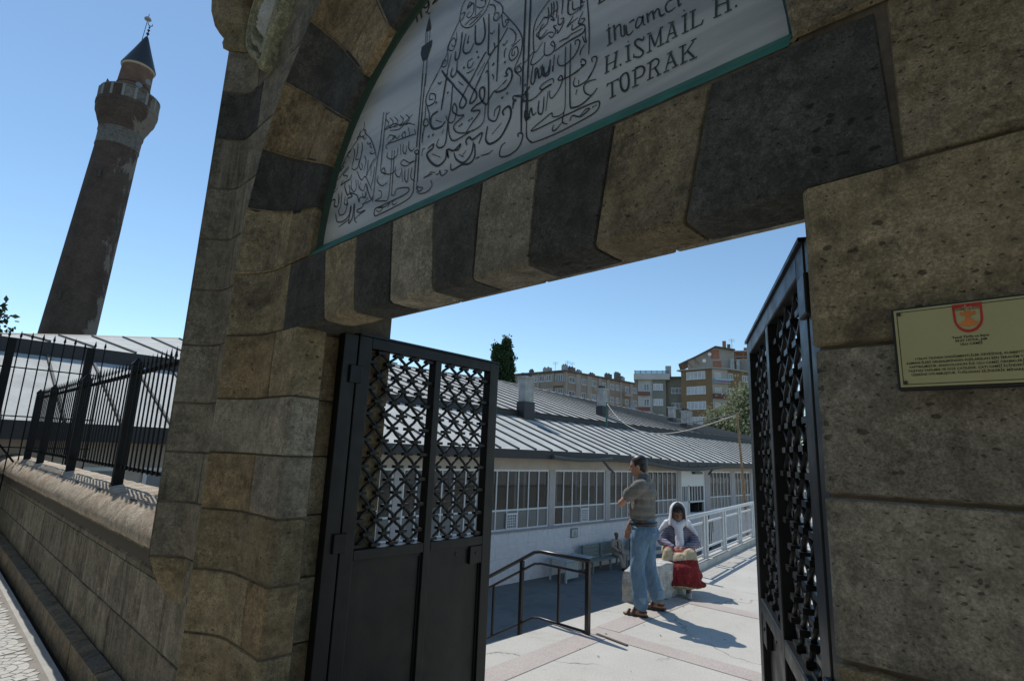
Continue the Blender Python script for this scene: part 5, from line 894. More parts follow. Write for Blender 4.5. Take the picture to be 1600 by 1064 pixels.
for F, u0, w, h in ((f1, 3.2, .8, .9), (f1, 7, 1.9, 1.1), (f1, 11.9, 1.1, 1.4), (f2, 2.6, 1.7, 1.2), (f2, 5.2, 1.2, .8), (f2, 9.5, 1.3, .7), (f2, 15.0, 1.8, 1.3), (f2, 18.5, 1.5, 2.0), (f2, 20.5, 1.1, 1.2)):
    mb = MB(); F.slab(mb, u0, u0 + w, 18.9, 19.0 + h, -1.9, -1.1); ch = mb.build('chimney', ROOFT if rnd.random() < .5 else CHIM, b1)
    for i in range(2):
        mb = MB(); F.slab(mb, u0 + .1 + i * w * .5, u0 + .35 + i * w * .5, 19.0 + h, 19.25 + h, -1.65, -1.35); mb.build('chimney_pot', FASCIA, ch)
for u, s in ((9.3, 0), (12.5, 1), (16.6, 2)):
    p = f1.pt(u, 18.9, -2.5) if u < 13.6 else f2.pt(u - 12.4, 18.9, -2)
    antenna('roof_aerial', 'thin television aerial on the long pinkish block, ' + ('leftmost of three', 'middle one above its corner', 'rightmost of three')[s], p, 2.6)
# laundry on the long block
tw = MB(); f2.slab(tw, 20.9, 22.6, 11.3, 13.6, .95, 1.0)
tag(tw.build('laundry', plain('blue_cloth', (.35, .42, .55), .9, var=.3, sc=2)), 'pale blue washing hung on a balcony of the pinkish block', 'laundry')
# grey block with roof pergola
b2 = thing('apartment_block', 'white and grey apartment block with flat roof terrace under blue pergola', 'building', (-55, 97, ZL))
f = Face((-57.96, 94.59), (-52.1, 97.9)); W2 = wallmat('block_white', (.50, .50, .49)); G2 = wallmat('block_greygreen', (.22, .225, .195)); BR = wallmat('block_brown', (.20, .14, .095))
q = lambda u, o: tuple(f.pt(u, 0, o)[:2])
MB().prism([q(.7, -.6), q(6.0, -.6), q(6.0, -10), q(.7, -10)], ZL, 17.0).build('wall', W2, b2)
mb = MB(); f.slab(mb, 3.5, 6.0, ZL, 16.95, -.6, -.3); mb.build('grey_facade', G2, b2)
mb = MB(); f.slab(mb, -.1, 6.75, 16.97, 18.12, -10, .3); mb.build('terrace_parapet', W2, b2)
BLU = plain('pergola_blue', (.08, .20, .28), .5)
pg = MB()
for u in frange(.1, 6.5, 6): f.slab(pg, u - .05, u + .05, 18.1, 18.75, -.1, 0); f.slab(pg, u - .05, u + .05, 18.7, 18.8, -5, .2)
for o_ in (0, -1.2, -2.4, -3.6): f.slab(pg, 0, 6.6, 18.64, 18.76, o_ - .05, o_ + .05)
pg.build('pergola', BLU, b2)
for z in (16.3, 13.3, 10.3, 7.3):
    window(f, b2, 3.63, 5.44, z - 1.35, z - .08, 4, True).location = (f.n * -.3).to_3d()
    window(f, b2, 1.8, 2.85, z - 1.5, z - .05, 2).location = (f.n * -.6).to_3d()
    balcony(f, b2, .72, 3.0, z - 2.35, z - 1.75, plain('balcony_red', (.22, .10, .07), .8) if 'balcony_red' not in MATS else MATS['balcony_red'], .5)
f = Face((-53.5, 98.6), (-49.9, 100.4))
mb = MB(); f.slab(mb, -.3, .55, ZL, 17.4, -6, 0); mb.build('brown_stair_tower', BR, b2)
mb = MB(); f.slab(mb, .55, 3.6, ZL, 17.5, -6, -.4); mb.build('recess_wall', G2, b2)
mb = MB(); f.slab(mb, -.5, 4.0, 17.5, 17.75, -6.4, .3); mb.build('roof', ROOFT, b2)
mb = MB(); f.slab(mb, .1, 1.2, 17.6, 20.1, -2.4, -1.2); mb.build('chimney', CHIM, b2)
for z in (15.0, 12.0, 9.): window(f, b2, 1.2, 3.3, z - .5, z + .6, 3).location = (f.n * -.4).to_3d()
# brown block with corner balconies
b3 = thing('apartment_block', 'brown rendered apartment block with white ribbon windows and corner balconies', 'building', (-43, 101, ZL))
fa, fb, fc = Face((-49.7, 97.9), (-43.46, 97.62)), Face((-43.46, 97.62), (-41.63, 100.3)), Face((-41.63, 100.3), (-37.6, 114))
B3 = wallmat('block_ochre_brown', (.23, .15, .08)); B3L = wallmat('block_pale', (.42, .39, .35))
MB().prism([(-49.7, 97.9), (-43.46, 97.62), (-41.63, 100.3), (-37.6, 114), (-49, 114)], ZL, 18.45).build('wall', B3, b3)
MB().prism([(-50.3, 97.3), (-43.2, 96.9), (-40.9, 100.1), (-36.8, 114.5), (-49.6, 114.6)], 18.45, 18.66).build('roof', plain('roof_edge_grey', (.34, .34, .33), .7), b3)
mb = MB(); fb.slab(mb, .03, 3.2, ZL, 18.44, 0, .03); mb.build('balcony_recess', B3L, b3)
for i, z in enumerate((16.72, 13.9, 11.08, 8.26)):
    window(fa, b3, 1.15, 4.95, z, z + 1.45, 5, True)
    window(fb, b3, .55, 1.1, z - .6, z + 1.1, 2); window(fb, b3, 1.25, 1.8, z - .6, z + 1.1, 2)
    window(fc, b3, .15, 1.4, z, z + 1.12, 2); window(fc, b3, 4.0, 5.85, z, z + 1.12, 3); window(fc, b3, 8.2, 9.8, z, z + 1.12, 3)
    window(fc, b3, 11.2, 12.8, z, z + 1.12, 3)
    if i == 0:
        aw = MB(); fb.slab(aw, .0, 3.15, 16.25, 16.65, .95, 1.05); fb.slab(aw, .0, 3.15, 15.8, 15.9, 0, 1.05); bal = aw.build('balcony', plain('awning_blue', (.30, .50, .58), .7), b3)
        for q_ in range(9): s_ = MB(); fb.slab(s_, q_ * .35, q_ * .35 + .18, 15.9, 16.24, .96, 1.06); s_.build('awning_scallop', plain('awning_red', (.45, .10, .12), .7) if 'awning_red' not in MATS else MATS['awning_red'], bal)
    else: balcony(fb, b3, 0, 3.0, z - .75, z - .05, plain('balcony_maroon', (.14, .06, .05), .7) if 'balcony_maroon' not in MATS else MATS['balcony_maroon'], .9)
rf = MB(); fa.slab(rf, .3, .9, 18.66, 20.0, -1.2, -.6)
# unfinished house behind with gable
b4 = thing('unfinished_house', 'unfinished grey block gable house with brick infill and open orange roof timbers', 'building', (-46, 107, ZL))
f = Face((-53, 104.2), (-38.5, 110.7)); GB = wallmat('grey_blockwork', (.33, .30, .265)); RB = plain('red_brick_infill', (.33, .155, .10), .9, var=.25, sc=2.5); WOOD = plain('orange_timber', (.36, .15, .05), .8)
mb = MB(); gp = [(2.9, ZL), (2.9, 22.2), (6.9, 24.3), (10.4, 23.5), (10.4, ZL)]
vs = [f.pt(u, z, 0) for u, z in gp] + [f.pt(u, z, -.3) for u, z in gp]; mb.add(vs, [(0, 1, 2, 3, 4), (9, 8, 7, 6, 5)] + [(i, (i + 1) % 5, 5 + (i + 1) % 5, 5 + i) for i in range(5)]); mb.build('gable_wall', GB, b4)
for u0, u1, z0, z1 in ((6.0, 7.6, 21.8, 23.75), (6.3, 7.9, 20.1, 21.6)):
    mb = MB(); f.slab(mb, u0, u1, z0, z1, 0, .04); mb.build('brick_infill', RB, b4)
mb = MB(); f.slab(mb, 5.9, 8.0, 21.6, 21.9, 0, .08); mb.build('concrete_beam', CHIM, b4)
mb = MB(); rp = [(-.3, 20.9), (3.0, 22.45), (6.9, 24.5), (10.6, 23.75)]
rows = [[f.pt(u, z, 1.0) for u, z in rp], [f.pt(u, z, -8) for u, z in rp], [f.pt(u, z - .16, -8) for u, z in rp], [f.pt(u, z - .16, 1.0) for u, z in rp], [f.pt(u, z, 1.0) for u, z in rp]]
mb.grid(rows).build('roof', ROOFT, b4)
for u0, z0 in ((1.6, 21.6), (2.9, 22.2), (.3, 21.0)):
    mb = MB(); mb.bar(f.pt(u0, z0 - .3, .3), f.pt(u0 + .9, z0 - 1.4, .3), .14, .14); mb.build('roof_strut', WOOD, b4)
mb = MB(); f.slab(mb, 1.5, 2.9, ZL, 22.0, -.5, .2); mb.build('chimney_stack', GB, b4)
mb = MB(); f.slab(mb, 9.5, 10.3, ZL, 21.9, .2, .9); f.slab(mb, 10.7, 11.3, ZL, 21.6, .2, .9); mb.build('chimney_stack', CHIM, b4)
mb = MB(); f.slab(mb, 10.4, 15.6, ZL, 22.0, -.6, -.3); mb.build('parapet_wall', GB, b4)
mb = MB(); f.slab(mb, 10.3, 15.8, 23.35, 23.5, -6, .6); mb.build('open_roof', plain('roof_silver', (.42, .42, .42), .5), b4)
for u in (10.6, 12, 13.4, 14.8): 
    mb = MB(); f.slab(mb, u, u + .18, 22.0, 23.35, -.5, -.3); mb.build('roof_post', WOOD, b4)
mb = MB(); f.slab(mb, 10.5, 15.7, 22.9, 23.3, -1.2, -1.1); mb.build('timber_beam', WOOD, b4)
mb = MB(); f.slab(mb, 10.4, 15.7, 21.9, 23.3, -6, -5.8); mb.build('back_wall', WOOD, b4)
mb = MB(); f.slab(mb, 8.3, 9.0, 23.9, 25.9, -2, -1.3); mb.build('chimney', RB, b4)
mb = MB(); f.slab(mb, 9.2, 9.8, 23.8, 25.2, -2, -1.3); mb.build('chimney', ROOFT, b4)
mb = MB(); f.slab(mb, 12.3, 12.9, 23.5, 24.4, -2, -1.3); mb.build('chimney', ROOFT, b4)
antenna('roof_aerial', 'thin television aerial above the unfinished gable house', f.pt(10.1, 23.7, -1.5), 2.6)
for (u, z) in ((5.75, 22.9), (4.7, 21.6)):
    p = f.pt(u, z, .15); d_ = MB(); n3 = f.n.to_3d(); d_.tube([p, p + n3 * .1, p + n3 * .22], [.05, .25, .38], 12)
    tag(d_.build('satellite_dish', WINF), 'white satellite dish on the grey gable wall, ' + ('upper one' if z > 22 else 'lower one'), 'satellite dish', 'dishes on the gable')
# plainer roofs behind the mosque left of the poplar
b5 = thing('roof_block', 'low distant block with chimneys peeping above the mosque roof behind the gate leaf', 'building', (-95, 62, ZL))
MB().prism([(-98, 52), (-84, 55), (-86, 80), (-100, 80)], ZL, 14.8).build('wall', PKL, b5)
MB().prism([(-98.5, 51.5), (-83.5, 54.5), (-85.5, 80.5), (-100.5, 80.5)], 14.8, 15.1).build('roof', ROOFT, b5)
for y, h in ((56.2, 2.0), (62.6, 1.6), (66.5, .9), (72, 1.5)): MB().box(-85.6, -84.7, y, y + .9, 15.1, 15.1 + h).build('chimney', CHIM, b5)
antenna('roof_aerial', 'thin television aerial on the distant low block behind the gate leaf', (-85, 58.0, 15.1), 3.5)

# ================================================================== TREES
def foliage_mat(n_, c1, c2, c3):
    k = NT(n_); g = k.n.new('ShaderNodeNewGeometry'); r = g.outputs['Random Per Island']
    col_ = k.ramp(r, (0., c1), (.5, c2), (1., c3)); k.out(col_, .6, spec=.25)
    tl = k.n.new('ShaderNodeBsdfTranslucent'); k.l.new(col_, tl.inputs[0]); mx = k.n.new('ShaderNodeMixShader'); mx.inputs[0].default_value = .3
    k.l.new(k.b.outputs[0], mx.inputs[1]); k.l.new(tl.outputs[0], mx.inputs[2]); k.l.new(mx.outputs[0], k.n['Material Output'].inputs[0]); return k.m
FPOP = foliage_mat('poplar_leaves', (.025, .05, .02), (.04, .075, .03), (.06, .10, .045)); FBUSH = foliage_mat('bush_leaves', (.18, .20, .10), (.26, .28, .16), (.34, .35, .24)); FDK = foliage_mat('dark_leaves', (.015, .03, .012), (.03, .05, .02), (.05, .07, .03))
BARK = plain('bark', (.10, .08, .06), .95, var=.3)
def tree(name, label, base, h, fn_r, mat, n=2600, leaf=.16, clumps=60, trunk=.25, z0f=.2, grp=None):
    t = thing(name, label, 'tree', base, grp); R_ = random.Random(hash(label) % 999 if False else len(label) * 7)
    b = Vector(base); mb = MB()
    mb.tube([b, b + Vector((.05, 0, h * .3)), b + Vector((.1, .05, h * .7)), b + Vector((.05, 0, h * .95))], [trunk, trunk * .8, trunk * .4, trunk * .1], 8)
    for i in range(9):
        z = R_.uniform(z0f * h, .8 * h); a = R_.uniform(0, 6.28); r = fn_r(z / h) * .8
        p = b + Vector((.05, 0, z * .85)); mb.tube([p, p + Vector((r * .5 * math.cos(a), r * .5 * math.sin(a), h * .06)), p + Vector((r * math.cos(a), r * math.sin(a), h * .15))], [trunk * .35, trunk * .2, trunk * .06], 5)
    mb.build('trunk', BARK, t)
    cl = []
    while len(cl) < clumps:
        q = R_.uniform(z0f, 1.0); r = fn_r(q); a = R_.uniform(0, 6.28); rr = r * math.sqrt(R_.uniform(.15, 1)) * R_.uniform(.75, 1.08)
        cl.append((b + Vector((rr * math.cos(a), rr * math.sin(a), q * h)), R_.uniform(.55, 1.2)))
    c_ = MB()
    for i in range(n):
        p0, s = R_.choice(cl); s2 = s * max(.3, fn_r(.5) * .22)
        p = p0 + Vector((R_.gauss(0, s2), R_.gauss(0, s2), R_.gauss(0, s2 * 1.1)))
        u = Vector((R_.gauss(0, 1), R_.gauss(0, 1), R_.gauss(0, .7))).normalized(); v = u.orthogonal().normalized(); v = (Matrix.Rotation(R_.uniform(0, 6.28), 3, u) @ v)
        L_ = leaf * R_.uniform(.6, 1.4); w = u.cross(v)
        c_.add([p - v * L_, p + w * L_ * .55, p + v * L_, p - w * L_ * .55], [(0, 1, 2, 3)])
    c_.build('crown', mat, t); return t
def pop(q): return 1.75 * min(1, (1.02 - q) * 3.2) ** .7 * (.75 + .25 * math.sin(q * 9)) if q < 1.02 else .1
tree('poplar_tree', 'tall narrow dark green poplar behind the mosque roof, its fuller right spire', (-70.0, 70.3, ZL), 24.6, lambda q: pop(q) * 1.3, FPOP, 22000, .27, 330, .3, .25)
tree('poplar_tree', 'slimmer second poplar spire rising just left of the fuller one', (-71.3, 69.05, ZL), 23.4, lambda q: pop(q) * .62, FPOP, 8000, .25, 150, .25, .25)
def bushf(q): return 3.4 * max(.1, math.sin(math.pi * min(1, q * .92 + .12))) ** .6
tree('leafy_tree', 'sunlit olive green tree in front of the brown apartment block', (-27.6, 71.2, ZL), 13.2, lambda q: bushf(q) * 1.15, FBUSH, 16000, .2, 170, .25, .3)
tree('leafy_tree', 'lower dark green tree beside the olive one, left of it', (-31.4, 71.0, ZL), 10.4, lambda q: bushf(q) * .85, FBUSH, 10000, .18, 120, .2, .3)
tree('leafy_tree', 'pale green tree at the right edge of the gate opening behind the iron leaf', (-23.5, 73, ZL), 12.2, bushf, FBUSH, 6000, .17, 80, .2, .3)
tree('leafy_tree', 'dark tree at the far left edge left of the minaret base', (-40.0, -.5, ZL), 10.3, lambda q: 2.7 * max(.1, math.sin(math.pi * min(1, q * .95 + .08))) ** .6, FDK, 16000, .17, 200, .25, .3)
# ================================================================== IRON GATE LEAVES
def gate_leaf(label, hinge, d, L, side, ztop=2.325):
    t = thing('iron_gate_leaf', label, 'gate', (hinge[0], hinge[1], 0), 'leaves of the iron gate')
    h = Vector((hinge[0], hinge[1], 0)); d = Vector((d[0], d[1], 0)).normalized(); n = Vector((-d.y, d.x, 0)) * side
    up = Vector((0, 0, 1)); TK = .033
    def pt(u, w, z): return h + d * u + n * w + up * z
    def bar(name, u0, u1, z0, z1, w0=-TK, w1=TK, bev=.004):
        mb = MB(); mb.obox(pt((u0 + u1) / 2, (w0 + w1) / 2, (z0 + z1) / 2), d * (u1 - u0) / 2, n * (w1 - w0) / 2, up * (z1 - z0) / 2)
        return mb.build(name, BLACK, t, bevel=bev)
    k_ = L / 1.19; ZB0, ZG0, ZG1, ZT0 = .04, 1.155, ztop - .063, ztop
    s0, s1, m0, m1, e0, e1 = .02 * k_, .105 * k_, .592 * k_, .645 * k_, 1.10 * k_, 1.185 * k_
    bar('stile', s0, s1, ZB0, ZT0); bar('stile', e0, e1, ZB0, ZT0); bar('stile', m0, m1, ZB0 + .06, ZG1)
    bar('rail', s1, e0, ZG1, ZT0); bar('rail', s1, m0, ZG0 - .055, ZG0); bar('rail', m1, e0, ZG0 - .055, ZG0); bar('rail', s1, e0, ZB0, ZB0 + .06)
    bar('hinge_post', -.075, s0 - .006, .0, ZT0 - .002, -.03, .03)
    for z in (.35, 1.2, 2.1): bar('hinge', -.03, s0 + .03, z - .05, z + .05, .024, .045)
    bar('top_plate', s0, e1, ZT0, ZT0 + .012, -.042, .042, 0)
    for a, b in ((s1, m0), (m1, e0)):
        bar('panel', a, b, ZB0 + .06, ZG0 - .055, -.008, .008, 0)
        # beading round the lower panel
        mb = MB()
        for u0, u1, z0, z1 in ((a, b, ZG0 - .075, ZG0 - .055), (a, a + .012, ZB0 + .06, ZG0 - .075), (b - .012, b, ZB0 + .06, ZG0 - .075)):
            for w in (-.012, .012): mb.obox(pt((u0 + u1) / 2, w, (z0 + z1) / 2), d * (u1 - u0) / 2, n * .004, up * (z1 - z0) / 2)
        mb.build('beading', BLACK, t)
    bar('lock_plate', e0 - .105, e0 + .005, .985, 1.095, .008, .03, .003); bar('lock_plate', e0 - .105, e0 + .005, .985, 1.095, -.03, -.008, .003)
    mb = MB(); mb.tube([pt(e0 - .05, .03, 1.05), pt(e0 - .05, .034, 1.05)], .009, 8); mb.build('keyhole', INTERD, t)
    mb = MB(); mb.tube([pt(e0 - .21, .008, 1.055), pt(e0 - .21, .012, 1.055)], .012, 8); mb.build('rivet', INTERD, t)
    # wavy lattice
    pz = .1475; px = .0645
    for a, b in ((s1, m0), (m1, e0)):
        nb = int(round((b - a) / (px * k_))); st = (b - a) / nb
        col_ = MB()
        for i in range(nb + 1):
            u0 = a + i * st; ph = i % 2; P_ = []
            if i in (0, nb): continue
            nz = 44
            for j in range(nz + 1):
                z = lerp(ZG0, ZG1, j / nz); q = (z - ZG0) / pz
                P_.append(pt(u0 + st * .5 * math.copysign(abs(math.cos(math.pi * (2 * q + ph))) ** .7, math.cos(math.pi * (2 * q + ph))) * .95, .004 * math.sin(math.pi * (2 * q + ph)), z))
            MB().tube(P_, .0095, 6).build('lattice_bar', BLACK, t, smooth=True)
        for r in range(int((ZG1 - ZG0) / (pz / 2)) + 1):
            z = ZG0 + r * pz / 2
            if z > ZG1 - .02 or z < ZG0 + .02: z = min(max(z, ZG0 + .014), ZG1 - .014)
            for i in range(nb):
                if (i + r) % 2 == 0:
                    u = a + (i + .5) * st
                    if a + .01 < u < b - .01: col_.obox(pt(u, 0, z), d * .030, n * .018, up * .0085)
        col_.build('lattice_clips', BLACK, t, kind='stuff')
    return t
gate_leaf('left black iron gate leaf folded back against the passage wall, facing the viewer', (-2.80, .37), (-.044, 1.188), 1.19, -1)
gate_leaf('right black iron gate leaf half open, seen steeply from the side', (-.350, .180), (-.446, .895), 1.34, 1, 2.245)

# ================================================================== FENCE ON THE BOUNDARY WALL
fn_ = thing('iron_fence', 'black iron fence of pointed bars standing on the sunlit wall coping', 'fence', (-8.5, .115, 1.28))
FY = .115; SC = (1.25 + FY) / (1.3 + .15)
def FX(x): return x * SC
def FZ(z): return 1.7 + (z - 1.7) * SC
posts = [-13.35, -11.78, -9.2, -6.72, -4.30]
zt, zb = FZ(2.345), FZ(1.42)
for x in posts:
    X = FX(x); m = MB(); m.box(X - .034, X + .034, FY - .04, FY + .045, 1.24, FZ(2.44)); m.add([(X - .05, FY - .05, FZ(2.44)), (X + .05, FY - .05, FZ(2.44)), (X + .05, FY + .05, FZ(2.44)), (X - .05, FY + .05, FZ(2.44)), (X, FY, FZ(2.52))], [(0, 1, 4), (1, 2, 4), (2, 3, 4), (3, 0, 4)])
    m.build('post', FENCEB, fn_)
for a, b in zip(posts, posts[1:]):
    A, B_ = FX(a) + .045, FX(b) - .045
    MB().box(A, B_, FY - .012, FY + .012, zt - .018, zt + .018).build('rail', FENCEB, fn_)
    MB().box(A, B_, FY - .012, FY + .012, zb - .015, zb + .015).build('rail', FENCEB, fn_)
    nb = int(round((B_ - A) / .14))
    for i in range(1, nb):
        X = lerp(A, B_, i / nb); m = MB(); r = .0062; lean = rnd.uniform(-.006, .006)
        m.box(X - r, X + r, FY - .02 - r, FY - .02 + r, zb - .02, FZ(2.40))
        m.add([(X - .014, FY - .03, FZ(2.40)), (X + .014, FY - .03, FZ(2.40)), (X + .014, FY - .01, FZ(2.40)), (X - .014, FY - .01, FZ(2.40)), (X + lean, FY - .02, FZ(2.50))], [(0, 1, 4), (1, 2, 4), (2, 3, 4), (3, 0, 4), (0, 3, 2, 1)])
        m.build('picket', FENCEB, fn_)
# taller side fence behind, running away from the street
f2_ = thing('side_fence', 'taller black fence of thin spiked bars beyond the end of the coping', 'fence', (-12.6, .2, 1.2))
X2 = -12.6; kx = 12.6 / 11.0
def F2(y, z): return (X2, -1.25 + (y + 1.3) * kx, 1.7 + (z - 1.7) * kx)
yy = -.85
i = 0
while yy < .62:
    x, y, zt2 = F2(yy, 3.21 if i % 9 else 3.16); m = MB(); r = .011
    m.tube([(x, y, .2), (x, y, zt2 - .12)], r, 6); m.tube([(x, y, zt2 - .12), (x, y, zt2 - .09), (x, y, zt2)], [r, r * 2, .002], 6); m.build('bar', FENCEB, f2_); yy += .131; i += 1
for yp in (-.54, .40):
    x, y, z = F2(yp, 3.08); MB().box(x - .05, x + .05, y - .05, y + .05, .2, z).build('post', FENCEB, f2_)
for z in (2.66, 1.95, 1.5):
    a, b = F2(-.85, z), F2(.62, z); MB().bar(a, b, .03, .02).build('rail', FENCEB, f2_)
a, b = F2(-.45, 1.55), F2(-.05, 1.05); MB().bar(a, b, .03, .03).build('brace', FENCEB, f2_)
x, y, z = F2(-.72, 2.9); m = MB(); m.box(x + .3, x + .36, y - .28, y + .06, .3, 2.72); m.build('solid_leaf', FENCEB, f2_)

# ================================================================== COURTYARD METALWORK
st = MB()
for i in range(15):
    st.box(-3.87 - .305 * (i + 1), -3.87 - .305 * i, 1.9, 3.55, ZL, -.165 * (i + 1) - .03)
structure(st.build('stairs', KERB))
hr = thing('handrail', 'black steel handrail bending down the steps at the terrace edge', 'handrail', (-3.47, 3.6, 0))
Yh = 3.58; B0, BT, E_ = -4.13, .692, -5.6
def hz(x, z): return z if x > B0 else z - (B0 - x) * .535
def rail_path(z, x0): return [(x0, Yh, z), (B0 + .06, Yh, z), (B0 - .03, Yh, hz(B0 - .03, z)), (E_, Yh, hz(E_, z))]
MB().tube(rail_path(.68, -3.43), .021, 10).build('rail', RAILB, hr, smooth=True)
MB().tube(rail_path(.56, -3.45), .014, 8).build('rail', RAILB, hr, smooth=True)
MB().tube(rail_path(.02, -3.45), .014, 8).build('rail', RAILB, hr, smooth=True)
for x, top, bot, r in ((-3.455, .68, -.02, .022), (-4.34, .67, -.30, .02), (-3.82, .56, .02, .012), (-4.76, .56, .02, .012), (-5.3, .67, -.30, .02)):
    zt3 = hz(x, top); zb3 = hz(x, bot) if x > B0 else hz(x, 0) + bot * .66
    MB().box(x - r, x + r, Yh - r, Yh + r, zb3, zt3 - .01).build('post' if r > .015 else 'baluster', RAILB, hr, bevel=.003)
# silver railing along the kerb
gr = thing('silver_railing', 'silver painted steel railing with barred panels along the terrace kerb', 'railing', (-4.5, 8, 0))
def kp(y): return -4.235 - (y - 7.0) * .148
SLOPE = .0
def rt(y): return .80 + .004 * (y - 7)
MB().tube([(kp(y), y, rt(y)) for y in frange(6.95, 20, 6)], .034, 10).build('top_rail', RAILG, gr, smooth=True)
MB().tube([(kp(y), y, .15) for y in frange(6.95, 20, 6)], .018, 8).build('bottom_rail', RAILG, gr, smooth=True)
y = 7.25; first = True
while y < 19:
    y1 = y + 1.02
    for yp in (y, y1): MB().box(kp(yp) - .026, kp(yp) + .026, yp - .026, yp + .026, .10 if rnd.random() < .6 else .02, rt(yp) - .02).build('post', RAILG, gr)
    for z in (rt(y) - .13, .26): MB().bar((kp(y) , y + .026, z), (kp(y1), y1 - .026, z), .025, .03).build('panel_rail', RAILG, gr)
    for i in range(1, 9):
        yb = lerp(y + .026, y1 - .026, i / 9); MB().tube([(kp(yb), yb, .27), (kp(yb), yb, rt(y) - .135)], .008, 6).build('baluster', RAILG, gr)
    y = y1 + .16
# short return to the near post
MB().box(-4.03, -3.975, 6.87, 6.925, 0, .70).build('post', RAILG, gr, bevel=.004)
MB().box(-4.22, -4.17, 6.87, 6.92, 0, .70).build('post', RAILG, gr)
for z, w in ((.72, .03), (.50, .02)): MB().tube([(-3.985, 6.9, z), (-4.45, 6.93, z)], w, 8).build('return_rail', RAILG, gr, smooth=True)
# leaning wooden pole and the rope
pl = MB(); pl.tube([(-5.14, 12.05, .08), (-5.17, 12.0, 1.4), (-5.22, 11.93, 2.86)], [.034, .03, .024], 8)
tag(pl.build('wooden_pole', plain('weathered_pole', (.30, .19, .10), .85, var=.4, sc=12)), 'thin weathered wooden pole standing by the silver railing', 'pole')
rp = MB(); a, b = Vector((-5.22, 11.93, 2.80)), Vector((-16.5, 23.33, 4.45)); P_ = []
for i in range(41):
    t = i / 40; p = a.lerp(b, t); p.z -= .97 * 4 * t * (1 - t) * (.8 + .4 * t); P_.append(p)
rp.tube(P_, .017, 6)
tag(rp.build('rope', plain('rope_pale', (.42, .40, .36), .9, var=.3, sc=30), smooth=True), 'pale rope sagging from the wooden pole to the green roof post', 'rope')
wr_ = MB(); P_ = [Vector((-52, 90, 11.2)).lerp(Vector((-5.22, 11.93, 2.82)), t) - Vector((0, 0, 5 * t * (1 - t))) for t in frange(0, 1, 24)]
wr_.tube(P_, .02, 4); tag(wr_.build('cable', FASCIA, smooth=True), 'thin cable running from the far blocks to the wooden pole', 'cable')
# rough white stone block
bl = MB()
def block_pt(u, v, w):
    x = lerp(-3.95, -3.64, u); y = lerp(4.98, 6.15, v); z = .41 * w
    t = max(0, w - .72) / .28; cxx = -3.79; x = lerp(x, cxx, .16 * t * t); 
    q = 1 - max(0, .14 - v) / .14; z *= lerp(.86, 1, q) if w > .3 else 1
    p = Vector((x, y, z)); return p + noise.noise_vector(p * 6) * .02 + noise.noise_vector(p * 17) * .007
n1, n2, n3 = 8, 14, 8
for (fixed, val) in (('u', 0), ('u', 1), ('v', 0), ('v', 1), ('w', 1)):
    rows = []
    A_, B2_ = {'u': (n2, n3), 'v': (n1, n3), 'w': (n1, n2)}[fixed]
    for j in range(B2_ + 1):
        r = []
        for i in range(A_ + 1):
            a, b = i / A_, j / B2_; r.append(block_pt(*{'u': (val, a, b), 'v': (a, val, b), 'w': (a, b, val)}[fixed]))
        rows.append(r)
    bl.grid(rows)
tag(bl.build('stone_block', stone_mat('white_block_stone', (.48, .46, .41), (.60, .58, .53), (.52, .50, .45), .25, .35, .05, .05, (.2, .16, .12)), smooth=True), 'rough whitish stone block used as a seat at the terrace edge', 'stone block')

# ================================================================== BENCHES AND TABLE IN THE LOWER COURT
BG = plain('bench_green', (.20, .245, .23), .6, var=.2); BT_ = plain('table_blue', (.42, .49, .50), .6)
def bench(label, y0, y1, x=-13.05):
    t = thing('bench', label, 'bench', (x, (y0 + y1) / 2, ZL), 'benches along the mosque wall')
    for i in range(3): MB().box(x - .25 + i * .16, x - .25 + i * .16 + .15, y0, y1, ZL + .42, ZL + .455).build('seat_slat', BG, t, bevel=.006)
    for i in range(3): MB().box(x - .36, x - .33, y0, y1, ZL + .50 + i * .155, ZL + .50 + i * .155 + .145).build('back_slat', BG, t, bevel=.006)
    for y in (y0 + .15, (y0 + y1) / 2, y1 - .15):
        MB().box(x - .32, x - .26, y - .03, y + .03, ZL, ZL + .95).build('leg', BG, t); MB().box(x + .14, x + .2, y - .03, y + .03, ZL, ZL + .42).build('leg', BG, t); MB().box(x - .26, x + .14, y - .025, y + .025, ZL + .36, ZL + .42).build('bearer', BG, t)
bench('grey green slatted bench with the old man seated at its end', 16.9, 19.55)
bench('low grey bench further along the wall, right of the old man', 20.3, 22.6)
tb = thing('table', 'pale blue table standing left of the bench by the white wall', 'table', (-12.9, 15.6, ZL))
MB().box(-13.35, -12.45, 14.9, 16.5, ZL + .70, ZL + .74).build('tabletop', BT_, tb, bevel=.006)
for x in (-13.25, -12.55):
    for y in (15.0, 16.4): MB().box(x - .03, x + .03, y - .03, y + .03, ZL, ZL + .70).build('leg', BT_, tb)
MB().box(-12.56, -12.54, 15.03, 15.7, ZL + .12, ZL + .70).build('side_panel', BT_, tb)

